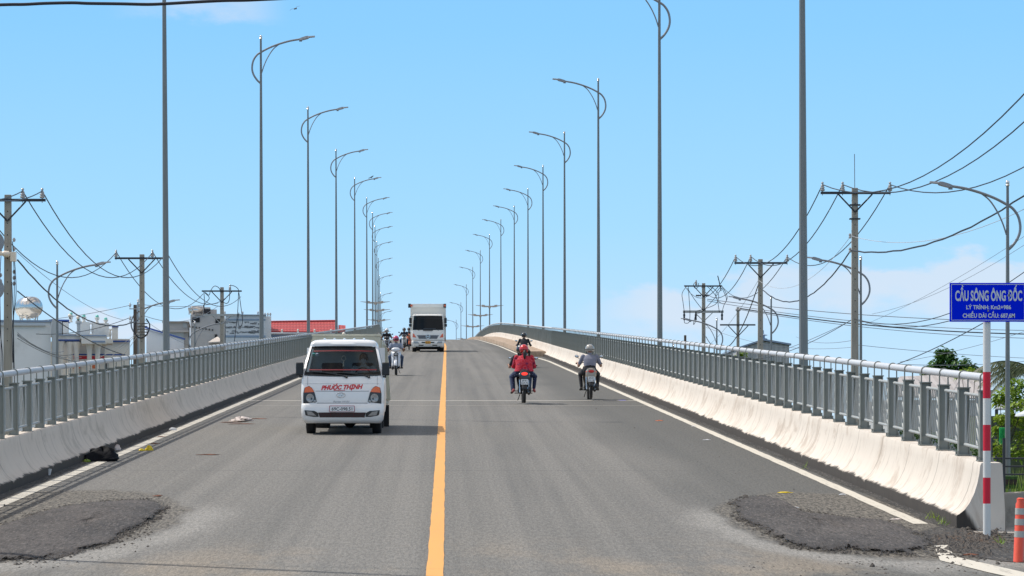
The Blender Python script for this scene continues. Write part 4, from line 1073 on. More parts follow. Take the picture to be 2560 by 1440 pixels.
for a, b in ((.825, .858), (.165, .200)):  # two thin red bands across the windscreen, near its top and bottom
    MB().grid(lambda u, v: wsh(.04+.92*u, a+(b-a)*v+(.03 if a < .5 else .02)*math.sin(PI*u), .005), 16, 2).build('red_band', M['strip_red'], vroot)
for s in (-1, 1):
    g = MB(); g.add([Vector((s*.838, .25, 1.17)), Vector((s*.845, 1.54, 1.17)), Vector((s*.717, 1.54, 1.72)), Vector((s*.712, .69, 1.72))], [(0, 1, 2, 3)]); g.build('side_window', M['glass'], vroot, smooth=False)
st = MB()
for x in (-.655, -.575): st.lathe((0, 0, 0), [(.032, -.002), (.034, 0), (.005, .002)], 14, 'y')
for k, x in enumerate((.055, .105)):
    m = MB(); p = wsh(x, .72, -.012); m.lathe(p, [(.036, 0), (.036, .003)], 14, 'y'); m.build('sticker', M['turq'] if k == 0 else M['b_white'], vroot)
m = MB(); m.torus(wsh(.505, .60, -.10), .045, .008, 14, 6, 'y'); m.tube([wsh(.505, .50, -.10), wsh(.505, .32, -.10)], [.01, .016], 6); m.build('hanging_charm', M['globe'], vroot)
dsh = MB(); dsh.b2(-.78, .78, .35, .72, .8, 1.13); dsh.b2(-.8, .8, 1.3, 1.64, .6, 1.2); dsh.b2(-.5, -.05, 1.25, 1.4, 1.2, 1.42); dsh.b2(.15, .6, 1.25, 1.4, 1.2, 1.42)
dsh.build('cab_interior', M['dash'], vroot, smooth=False, bevel=.03)
m = MB(); m.grid(lambda u, v: (-.76+1.52*u, .36+.3*v, 1.136+.02*math.sin(PI*u)), 10, 2); m.build('dashboard_cover', M['red_cloth'], vroot)
m = MB(); m.torus((.40, .78, 1.14), .17, .014, 24, 8, 'y'); m.tube([(.25, .78, 1.14), (.55, .78, 1.14)], .014, 6); m.build('steering_wheel', M['black_plastic'], vroot)
for a, b, tip in ((-.62, 1.18, -.02), (-.05, 1.19, .0),):
    pass
wp = MB()
for x0, x1 in ((.09, -.42), (.56, .02)):
    p0 = Vector((x0, body.y(x0, 1.13)-.03, 1.115)); p1 = wsh((x1/.79+1)/2, .11, .02); p2 = wsh(((x1+.30)/.79+1)/2, .085, .02); p3 = wsh(((x1-.22)/.79+1)/2, .115, .02)
    wp.tube([p0, (p0+p2)/2+Vector((0, -.006, 0)), p1], [.016, .012, .01], 6); wp.tube([p2, p1, p3], .011, 6); wp.ell(p0, .024, 8, 6)
wp.build('wiper', M['black_plastic'], vroot)
bp = Front([(.225, .79, .06, .14, .05), (.30, .845, -.02, .14, .06), (.44, .868, -.055, .14, .07), (.575, .868, -.05, .14, .07), (.603, .862, -.02, .13, .07)], .60)
bp.mb().build('bumper', M['van_white'], vroot, angle=50, fixn=True)
def onfront(fr, poly, mb_, t0, t1, n=10, nx=14):
    zs = [p[1] for p in poly]; z0, z1 = min(zs)+1e-4, max(zs)-1e-4; rows_ = []
    for j in range(n+1):
        z = z0+(z1-z0)*j/n; xs = []
        for (a, b), (c, e) in zip(poly, poly[1:]+poly[:1]):
            if (b-z)*(e-z) <= 0 and b != e: xs.append(a+(c-a)*(z-b)/(e-b))
        rows_.append((min(xs), max(xs), z))
    pt = lambda i, j, t: Vector((rows_[j][0]+(rows_[j][1]-rows_[j][0])*i/nx, fr.y(rows_[j][0]+(rows_[j][1]-rows_[j][0])*i/nx, rows_[j][2])-t, rows_[j][2]))
    vs = [pt(i, j, t1) for j in range(n+1) for i in range(nx+1)]; fs = [(j*(nx+1)+i, j*(nx+1)+i+1, (j+1)*(nx+1)+i+1, (j+1)*(nx+1)+i) for j in range(n) for i in range(nx)]
    rim_ = [(i, 0) for i in range(nx)]+[(nx, j) for j in range(n)]+[(i, n) for i in range(nx, 0, -1)]+[(0, j) for j in range(n, 0, -1)]
    mb_.add(vs, fs); mb_.loft([[pt(i, j, t1) for i, j in rim_], [pt(i, j, t0) for i, j in rim_]], cap=False)
def dense(poly, n=5):
    out = []
    for (a, b), (c, d) in zip(poly, poly[1:]+poly[:1]):
        for i in range(n): out.append((a+(c-a)*i/n, b+(d-b)*i/n))
    return out
gr = MB(); onfront(bp, dense([(-.50, .43), (.50, .43), (.47, .335), (-.47, .335)], 8), gr, -.01, .006); 
for s in (-1, 1): onfront(bp, dense([(s*.79, .475), (s*.60, .47), (s*.50, .42), (s*.49, .345), (s*.60, .345), (s*.77, .375)], 4), gr, -.01, .008)
gr.build('lower_grille', M['lens_dark'], vroot, fixn=True)
gg = MB()
for z in (.357, .384, .411): gg.tube([(x/10*.47, bp.y(x/10*.47, z)-.010, z) for x in range(-10, 11)], .0026, 5)
for x in (-.24, 0, .24): gg.tube([(x, bp.y(x, .34)-.010, .34), (x, bp.y(x, .43)-.010, .43)], .0026, 5)
gg.build('grille_bar', M['grille_red'], vroot)
for s in (-1, 1):
    f = MB(); onfront(bp, dense([(s*.745, .455), (s*.64, .45), (s*.54, .365), (s*.72, .375)], 3), f, .006, .02); f.build('fog_lamp', M['lens'], vroot, fixn=True)
    h = MB(); onfront(body, dense([(s*.79, .928), (s*.70, .945), (s*.625, .90), (s*.575, .80), (s*.525, .605), (s*.82, .60), (s*.822, .80)], 4), h, -.02, .010); ho = h.build('headlight', M['lens_dark'], vroot, fixn=True)
    a = MB(); onfront(body, dense([(s*.782, .92), (s*.70, .936), (s*.632, .895), (s*.585, .825), (s*.80, .815)], 4), a, .010, .018); a.build('indicator', M['amber'], ho, fixn=True)
    c = MB(); x, z = s*.675, .708; y = body.y(x, z)-.014; c.lathe((x, y, z), [(.083, .01), (.083, -.004), (.074, -.008), (.05, -.002), (.025, .002)], 20, 'y'); c.lathe((s*.575, body.y(.575, .645)-.012, .645), [(.03, .01), (.03, -.004), (.01, -.008)], 12, 'y'); c.build('lens', M['lens'], ho)
    mr = MB(); x = s*.905
    mr.loft([[Vector((x+dx*.078*k_, y, 1.275+dz*.125*k_)) for dx, dz in ((-1, -.9), (-.85, -1), (.85, -1), (1, -.9), (1, .9), (.85, 1), (-.85, 1), (-1, .9))] for y, k_ in ((.20, .86), (.215, 1), (.27, 1), (.31, .8))])
    mr.tube([(s*.84, .30, 1.13), (s*.90, .24, 1.12), (s*.905, .25, 1.2)], .022, 6)
    mr.build('wing_mirror', M['black_plastic'], vroot, fixn=True)
    wheel(vroot, s*.70, .82, .325, .19, M['under']); wheel(vroot, s*.60, 3.55, .30, .30, M['rim'], hub=M['yellow'])
tx = MB(); add_text(tx, 'PHƯỚC THỊNH', (0, 0, 0), .084, .88, .05, .32, fn=lambda x, z: Vector((x-.005, body.y(x, z+.880+.012*(x/.43))-.006, z+.880+.012*(x/.43))))
tx.tube([(x/10*.12-.06, body.y(x/10*.12, .86)-.005, .858) for x in range(-10, 11)], .005, 4)
tx.build('lettering', M['red_paint'], vroot, smooth=False)
em = MB(); cxp = .0; q = lambda a, b: Vector((a, body.y(a, b)-.008, b))
em.tube([q(-.03+.092*math.cos(2*PI*i/24), .765+.046*math.sin(2*PI*i/24)) for i in range(25)], .007, 6)
for a, b in (((-.085, .74), (-.05, .79)), ((-.01, .74), (.025, .79)), ((-.07, .758), (.012, .772))): em.tube([q(*a), q(*b)], .008, 6)
em.build('emblem', M['chrome'], vroot)
tx = MB(); add_text(tx, 'Porter H150', (0, 0, 0), .032, .34, .0, .3, fn=lambda x, z: Vector((x-.02, body.y(x, .63)-.004, z+.625))); tx.build('model_badge', M['ink_grey'], vroot, smooth=False)
sm = MB(); sm.tube([(x/20*.56, body.y(x/20*.56, .845)-.001, .838+.006*abs(x)/20) for x in range(-20, 21)], .005, 4); sm.tube([(x/20*.53, body.y(x/20*.53, .61)-.001, .61) for x in range(-20, 21)], .006, 4)
for s in (-1, 1): sm.tube([(s*.73, body.y(.73, z)-.001, z) for z in (.96, 1.03, 1.10, 1.14)], .004, 4)
sm.tube([(x/20*.85, body.y(x/20*.85, .985)+.001, .985) for x in range(-20, 21)], .003, 4)
sm.build('panel_gap', M['ink_grey'], vroot)
np_ = MB(); np_.b2(-.265, .265, -.078, -.062, .438, .562); po = np_.build('license_plate', M['plate_red'], vroot, bevel=.008)
q = MB(); q.b2(-.252, .252, -.0805, -.0785, .449, .551); q.build('plate_face', M['plate'], po, smooth=False)
q = MB(); add_text(q, '69C-098.51', (0, -.0825, .466), .066, .43, .012); q.build('plate_number', M['ink'], po, smooth=False)
ch = MB(); ch.b2(-.45, .45, .3, 4.7, .36, .62); ch.b2(-.62, .62, .15, .9, .22, .45); ch.b2(-.52, -.3, 1.3, 1.9, .25, .5); ch.b2(.5, .78, 1.9, 2.5, .3, .62); ch.tube([(-.6, .82, .32), (.6, .82, .32)], .05, 8); ch.tube([(-.6, 3.55, .3), (.6, 3.55, .3)], .07, 8); ch.lathe((0, 3.55, .3), [(.05, -.15), (.16, -.05), (.16, .05), (.05, .15)], 10)
for s in (-1, 1): ch.b2(s*.5, s*.86, 3.95, 3.97, .12, .62)
ch.build('chassis', M['under'], vroot, smooth=False)
bdm = MB()
q = lambda hw0, hw1, y, z0, z1: [Vector((-hw0, y, z0)), Vector((hw0, y, z0)), Vector((hw1, y, z1)), Vector((-hw1, y, z1))]
bdm.loft([q(.83, .735, 1.86, .72, 1.97), q(.83, .735, 1.92, .72, 1.97)])
for s in (-1, 1): bdm.loft([[Vector((s*.83, y, .72)), Vector((s*.86, y, .72)), Vector((s*.765, y, 1.9)), Vector((s*.735, y, 1.9))] for y in (1.921, 4.75)])
bdm.b2(-.83, .83, 1.86, 4.75, .64, .715); bdm.b2(-.83, .83, 4.72, 4.76, .72, 1.5); bdm.b2(-.755, .755, 1.83, 1.95, 1.971, 2.01)
for y in (2.4, 3.2, 4.0):
    for s in (-1, 1): bdm.loft([[Vector((s*(.862-.08*t), yy, .72+1.1*t)) for yy in (y, y+.08)]+[Vector((s*(.892-.08*t), yy, .72+1.1*t)) for yy in (y+.08, y)] for t in (0, 1)])
bdm.build('cargo_bed', M['bed'], vroot, smooth=False, fixn=True)
vroot.scale = (.94, 1, 1.022)
ld = MB(); ld.ell((-.06, 1.89, 2.02), (.035, .06, .03), 10, 6); ld.build('roof_knob', M['globe'], vroot)

# ---- white box lorry further up
td = 177.2; troot = thing('box_truck', rp(-1.12, td), 'white box lorry with orange corner lamps cresting the bridge beside motorbikes', 'truck', -math.atan(head(183)))
tb = Front([(.62, 1.06, .05, .12, .05), (.80, 1.075, .03, .12, .06), (1.10, 1.08, .05, .12, .07), (1.36, 1.075, .09, .12, .08), (1.47, 1.06, .13, .12, .08)], 1.85)
tb.mb().build('cab', M['truck_white'], troot, angle=50, fixn=True)
tr_ = Front([(2.335, 1.0, .27, .14, .07), (2.40, .995, .25, .16, .08), (2.46, .95, .33, .2, .08), (2.48, .85, .45, .2, .08)], 1.85)
t_ = tr_.mb()
for x in range(-4, 5): t_.tube([(x*.21, .36, 2.45), (x*.21, .6, 2.485), (x*.21, 1.8, 2.485)], .035, 6)
t_.build('cab_roof', M['truck_white'], troot, angle=50, fixn=True)
pl = MB()
for s in (-1, 1):
    q = lambda x, y, z, a=.07, b=.09: [Vector((s*(x-a), y, z)), Vector((s*x, y+.03, z)), Vector((s*x, y+b+.03, z)), Vector((s*(x-a), y+b, z))]
    pl.loft([q(1.065, .17, 1.46), q(1.0, .31, 2.35)]); pl.loft([q(1.065, 1.4, 1.46, .05, .4), q(1.0, 1.4, 2.35, .05, .4)])
pl.b2(-1.0, 1.0, 1.8, 1.84, 1.46, 2.34); pl.build('pillar', M['truck_white'], troot, fixn=True)
def tws(u, v, off=0.0):
    q = 2*u-1; x = q*(1.0-.05*v); return Vector((x, .125+.15*v+.085*q*q-off, 1.46+.885*v))
MB().grid(lambda u, v: tws(u, v), 16, 8).build('windscreen', M['truck_glass'], troot)
sl3 = MB(); sl3.tube([tws(u/16, 0, .004) for u in range(17)]+[tws(1, v/6, .004) for v in range(1, 7)]+[tws(1-u/16, 1, .004) for u in range(1, 17)]+[tws(0, 1-v/6, .004) for v in range(1, 7)], .03, 6); sl3.build('windscreen_seal', M['black_plastic'], troot)
it = MB(); it.b2(-.98, .98, .35, .8, 1.0, 1.5); it.b2(-.95, .95, 1.3, 1.7, 1.0, 2.2); it.build('cab_interior', M['dash'], troot, smooth=False)
m = MB(); m.b2(-.3, .5, .34, .5, 1.5, 1.56); m.build('paper', M['plate'], troot, smooth=False)
for k, (u, v) in enumerate(((.05, .78), (.05, .90))): m = MB(); p = tws(u, v, -.03); m.b2(p.x-.05, p.x+.05, p.y, p.y+.004, p.z-.05, p.z+.06); m.build('sticker', M['turq'], troot, smooth=False)
for s in (-1, 1):
    m = MB(); m.add([Vector((s*1.06, .3, 1.48)), Vector((s*1.06, 1.38, 1.48)), Vector((s*1.0, 1.38, 2.32)), Vector((s*1.0, .45, 2.32))], [(0, 1, 2, 3)]); m.build('side_window', M['truck_glass'], troot, smooth=False)
    c = MB(); onfront(tb, dense([(s*.985, 1.22), (s*.90, 1.17), (s*.765, .94), (s*1.0, .96)], 4), c, -.01, .014); c.build('corner_lamp', M['amber'], troot, fixn=True)
    mr = MB(); mr.b2(s*1.14-.085 if s > 0 else -1.14-.085, s*1.14+.085 if s > 0 else -1.14+.085, .0, .10, 1.87, 2.23); mr.b2(s*1.15-.09, s*1.15+.09, .0, .12, 1.65, 1.83)
    mr.tube([(s*1.0, .25, 2.30), (s*1.14, .06, 2.32), (s*1.15, .05, 1.6), (s*1.07, .2, 1.55)], .015, 6); mr.build('wing_mirror', M['black_plastic'], troot, bevel=.02)
    wheel(troot, s*.90, 1.0, .44, .26, M['rim']); wheel(troot, s*.80, 5.6, .44, .46, M['rim'])
    k = MB(); k.b2(s*1.165-.15, s*1.165+.02, 1.93, 2.2, 2.98, 3.24); ko = k.build('marker_housing', M['black_plastic'], troot, smooth=False)
    k = MB(); x = s*1.10; k.add([Vector((x-.06, 1.925, 3.06)), Vector((x+.06, 1.925, 3.06)), Vector((x+.06, 1.925, 3.18)), Vector((x-.06, 1.925, 3.18))], [(0, 1, 2, 3)]); k.build('marker_lens', M['amber'], ko, smooth=False)
gr = MB(); onfront(tb, dense([(-.72, 1.10), (.72, 1.10), (.58, .855), (-.58, .855)], 8), gr, -.01, .010); gr.build('grille', M['ink_grey'], troot, fixn=True)
gb = MB()
for z in (.91, .975, 1.04): gb.tube([(x/10*.62, tb.y(x/10*.62, z)-.016, z) for x in range(-10, 11)], .012, 5)
gb.build('grille_bar', M['steel_dark'], troot)
em = MB(); em.torus((0, tb.y(0, 1.01)-.03, 1.01), .13, .022, 20, 6, 'y'); em.tube([(-.09, tb.y(0, 1.01)-.03, 1.01), (.09, tb.y(0, 1.01)-.03, 1.01)], .02, 6); em.tube([(-.06, tb.y(0, 1.01)-.03, .95), (-.06, tb.y(0, 1.01)-.03, 1.07)], .014, 6); em.tube([(.06, tb.y(0, 1.01)-.03, .95), (.06, tb.y(0, 1.01)-.03, 1.07)], .014, 6); em.build('emblem', M['chrome'], troot)
tbm = Front([(.30, .98, .10, .15, .05), (.36, 1.04, .0, .15, .06), (.60, 1.07, -.04, .15, .07), (.72, 1.07, -.03, .15, .07), (.75, 1.06, .01, .14, .07)], .55)
tbm.mb().build('bumper', M['truck_white'], troot, angle=50, fixn=True)
sl4 = MB(); onfront(tbm, dense([(-.44, .66), (.44, .66), (.38, .58), (-.38, .58)], 6), sl4, -.01, .004)
for s in (-1, 1): onfront(tbm, dense([(s*.62, .47), (s*.28, .47), (s*.30, .40), (s*.60, .40)], 4), sl4, -.01, .004)
sl4.b2(-.32, .32, .02, .06, 1.385, 1.43); sl4.tube([(x/10*1.05, tb.y(x/10*1.05, .77)-.002, .77) for x in range(-10, 11)], .018, 4); sl4.build('grille_slot', M['lens_dark'], troot, fixn=True)
for s in (-1, 1):
    f = MB(); onfront(tbm, dense([(s*.94, .70), (s*.66, .69), (s*.56, .55), (s*.92, .56)], 4), f, -.01, .008); f.build('headlight', M['lens'], troot, fixn=True)
m = MB(); m.b2(-.17, .17, -.062, -.045, .54, .71); po = m.build('license_plate', M['plate_yellow'], troot, smooth=False)
m = MB()
for z in (.655, .585):
    for x in (-.10, -.05, .03, .08): m.b2(x-.016, x+.016, -.065, -.0625, z-.024, z+.024)
m.build('plate_number', M['ink'], po, smooth=False)
wp = MB()
for x0, x1 in ((-.45, -.62), (.55, .68)): wp.tube([tws((x1/.98+1)/2, -.06, .03), tws((x0/.98+1)/2, .06, .03)], .014, 5)
wp.build('wiper', M['black_plastic'], troot)
bx = MB(); bx.b2(-1.165, 1.165, 2.0, 7.9, .95, 3.22); bx.build('cargo_box', M['box_white'], troot, smooth=False, bevel=.03)
bt = MB(); bt.b2(-1.0, 1.0, 1.96, 2.0, 2.99, 3.235); bt.b2(-1.172, -1.13, 1.975, 2.0, .96, 2.97); bt.b2(1.13, 1.172, 1.975, 2.0, .96, 2.97); bt.build('box_trim', M['truck_white'], troot, smooth=False, bevel=.02)
ch = MB(); ch.b2(-.5, .5, .3, 7.7, .5, .9); ch.b2(-.85, .85, .2, 1.3, .34, .6); ch.tube([(-.85, 1, .44), (.85, 1, .44)], .08, 8); ch.tube([(-.85, 5.6, .44), (.85, 5.6, .44)], .09, 8); ch.tube([(-.8, .07, .33), (.8, .07, .33)], .05, 6); ch.build('chassis', M['under'], troot, smooth=False)

# ------------------------------------------------------------------ people: one continuous skin by voxel fusing, coloured by region
def person(loc, rz, segs, rings, label, mats, extra=None, voxel=.011, group=None):
    """segs: (a, b, ra, rb, material slot); rings: lofted torso (centre, half width, half depth, slot)"""
    m = MB(); cap = []
    for a, b, ra, rb, mi in segs:
        a, b = Vector(a), Vector(b)
        m.tube([a, b], [ra, rb], 12); m.ell(a, ra, 12, 8); m.ell(b, rb, 12, 8); cap.append((a, b, ra, rb, mi))
    if rings:
        R = []
        for c, w, dp, mi in rings:
            c = Vector(c); R.append([c+Vector((w*math.copysign(abs(math.cos(t))**.85, math.cos(t)), dp*math.sin(t), 0)) for t in [2*PI*k/20 for k in range(20)]])
        m.loft(R)
        for (c, w, dp, mi), (c2, w2, d2, m2) in zip(rings, rings[1:]):
            c, c2 = Vector(c), Vector(c2)
            for s in (-1, 0, 1): cap.append((c+Vector((s*max(0, w-dp), 0, 0)), c2+Vector((s*max(0, w2-d2), 0, 0)), dp, d2, mi))
    o = m.build('person', [], None)
    rmod = o.modifiers.new('r', 'REMESH'); rmod.mode = 'VOXEL'; rmod.voxel_size = voxel
    sm = o.modifiers.new('s', 'SMOOTH'); sm.factor = .5; sm.iterations = 3
    dg = bpy.context.evaluated_depsgraph_get(); me = bpy.data.meshes.new_from_object(o.evaluated_get(dg)); old = o.data; o.modifiers.clear(); o.data = me; bpy.data.meshes.remove(old)
    me.name = 'person'; me.materials.clear()
    for q in mats: me.materials.append(q)
    n = len(me.polygons); ctr = np.empty(n*3, dtype=np.float32); me.polygons.foreach_get('center', ctr); ctr = ctr.reshape(-1, 3)
    best = np.full(n, 1e9, dtype=np.float32); idx = np.zeros(n, dtype=np.int32)
    for a, b, ra, rb, mi in cap:
        a_, b_ = np.array(a, dtype=np.float32), np.array(b, dtype=np.float32); ab = b_-a_; L2 = max(float(ab @ ab), 1e-9)
        t = np.clip(((ctr-a_) @ ab)/L2, 0, 1); dist = np.linalg.norm(ctr-(a_+t[:, None]*ab), axis=1)-(ra+(rb-ra)*t)
        w = dist < best; best[w] = dist[w]; idx[w] = mi
    me.polygons.foreach_set('material_index', idx); me.polygons.foreach_set('use_smooth', [True]*n)
    o.location = loc; o.rotation_euler = (0, 0, rz); tag(o, label, 'person', group)
    return o
def hand(segs, p, d, up, s, slot):
    """palm at p, fingers wrapped round a bar lying along x; d points forward"""
    p = Vector(p)
    segs.append((p+Vector((-s*.03, -.03, .012)), p+Vector((s*.03, -.025, .012)), .021, .019, slot))
    for k, (dx, L) in enumerate(((-.036, .9), (-.012, 1.05), (.012, 1.0), (.036, .8))):
        a = p+Vector((s*dx, .0, .022)); b = p+Vector((s*dx, .030*L, .008)); c = p+Vector((s*dx, .022*L, -.022*L))
        segs.append((a, b, .0105, .0098, slot)); segs.append((b, c, .0098, .0085, slot))
    segs.append((p+Vector((-s*.045, -.03, .0)), p+Vector((-s*.05, -.005, -.02)), .012, .010, slot)); segs.append((p+Vector((-s*.05, -.005, -.02)), p+Vector((-s*.03, .018, -.024)), .010, .009, slot))
# slots: 0 skin, 1 shirt, 2 trousers, 3 shoes, 4 eye, 5 lip/mask, 6 hair
def headsegs(S_, hc, mask=False, hair=True):
    hc = Vector(hc); v = lambda x, y, z: hc+Vector((x, y, z))
    S_ += [(v(0, -.012, .03), v(0, .012, .02), .088, .082, 6 if hair else 0), (v(0, .03, .0), v(0, .042, -.06), .066, .046, 5 if mask else 0), (v(0, .055, -.09), v(0, .03, -.075), .028, .04, 5 if mask else 0), (v(0, .10, .005), v(0, .113, -.028), .010, .015, 5 if mask else 0)]
    S_ += [(v(0, .06, .035), v(0, .066, .02), .055, .05, 0)]
    for s in (-1, 1): S_ += [(v(s*.032, .096, .006), v(s*.034, .096, .006), .012, .012, 4), (v(s*.082, -.005, .0), v(s*.082, -.01, -.03), .014, .012, 0)]
    if not mask: S_ += [(v(-.018, .098, -.058), v(.018, .098, -.058), .009, .009, 5)]
def torso(hy, hz, sz, sy, w=1.0, fat=1.0):
    """hip (hy,hz) to shoulder (sy,sz)"""
    f = lambda t: (0, hy+(sy-hy)*t-.02*math.sin(PI*t), hz+(sz-hz)*t)
    return [(f(-.12), .135*w, .095*fat, 2), (f(.05), .160*w, .118*fat, 2), (f(.28), .150*w, .112*fat, 1), (f(.55), .165*w, .118*fat, 1), (f(.80), .180*w, .112*fat, 1), (f(.97), .165*w, .088*fat, 1), (f(1.08), .085*w, .062*fat, 1)]
def rider(loc, rz, label, mats, hy=-.12, hz=.83, sz=1.23, sy=-.01, hands=((-.31, .345, 1.03), (.31, .345, 1.03)), knee=(.25, .25, .72), foot=(.225, .12, .33), short=True, helmet=None, headyaw=0.0, w=1.0, fat=1.0, elbow=.30, mask=False, arms=True, group=None, narrow=False):
    S_ = []
    neck = (0, sy+.01, sz+.03); hc = (0, sy+.055, sz+.165)
    S_.append((neck, (0, sy+.035, sz+.10), .056, .052, 0)); headsegs(S_, hc, mask)
    for s in (-1, 1):
        sh = Vector((s*.175*w, sy-.005, sz-.015)); h = Vector(hands[0 if s < 0 else 1])
        el = Vector((s*elbow, sy+.07, sz-.27)) if not narrow else (sh+h)/2+Vector((s*(elbow-.18), -.03, -.06)); wr = h+Vector((0, -.055, .015))
        S_.append((sh, el, .058*w, .044, 1))
        if short:
            md = sh.lerp(el, .72); S_[-1] = (sh, md, .060*w, .054, 1); S_.append((md, el, .043, .040, 0)); S_.append((el, wr, .040, .028, 0))
        else: S_.append((el, wr, .046, .034, 1))
        hand(S_, h+Vector((0, -.006, .010)), None, None, s, 0)
        S_.append((wr, h+Vector((0, -.03, .012)), .026, .022, 0))
        k = Vector((s*knee[0], knee[1], knee[2])); a = Vector((s*foot[0], foot[1], foot[2]))
        S_.append(((s*.09, hy+.02, hz-.0), k, .088*w, .066, 2)); S_.append((k, a+Vector((0, -.01, .05)), .060, .044, 2))
        S_.append((a+Vector((0, -.04, -.01)), a+Vector((s*.02, .09, -.035)), .040, .034, 3)); S_.append((a+Vector((s*.02, .09, -.035)), a+Vector((s*.03, .16, -.042)), .036, .026, 3))
    o = person(loc, rz, S_, torso(hy, hz, sz, sy, w, fat), label, mats, group=group)
    if helmet is not None:
        H = MB(); c = Vector(hc)+Vector((0, -.005, .045))
        H.ell(c, (.122, .142, .122), 22, 9, None, 0, -.28, 1.0)
        H.ell(c+Vector((0, -.02, -.01)), (.124, .135, .118), 22, 6, (-.25, 0, 0), 0, -.45, .2)
        ho = H.build('helmet', helmet, o)
        B = MB(); B.tube([c+Vector((.124*math.cos(t), .145*math.sin(t), -.035-.012*math.sin(t))) for t in [2*PI*k/24 for k in range(25)]], .008, 6); B.grid(lambda u, v: c+Vector((.10*(2*u-1), .120+.075*v-.05*(2*u-1)**2, .01-.035*v)), 8, 3)
        B.tube([c+Vector((-.10, .02, -.04)), c+Vector((-.075, .07, -.15)), c+Vector((0, .075, -.175)), c+Vector((.075, .07, -.15)), c+Vector((.10, .02, -.04))], .006, 5)
        B.build('helmet_rim', M['black_plastic'], ho, solid=.004)
    return o

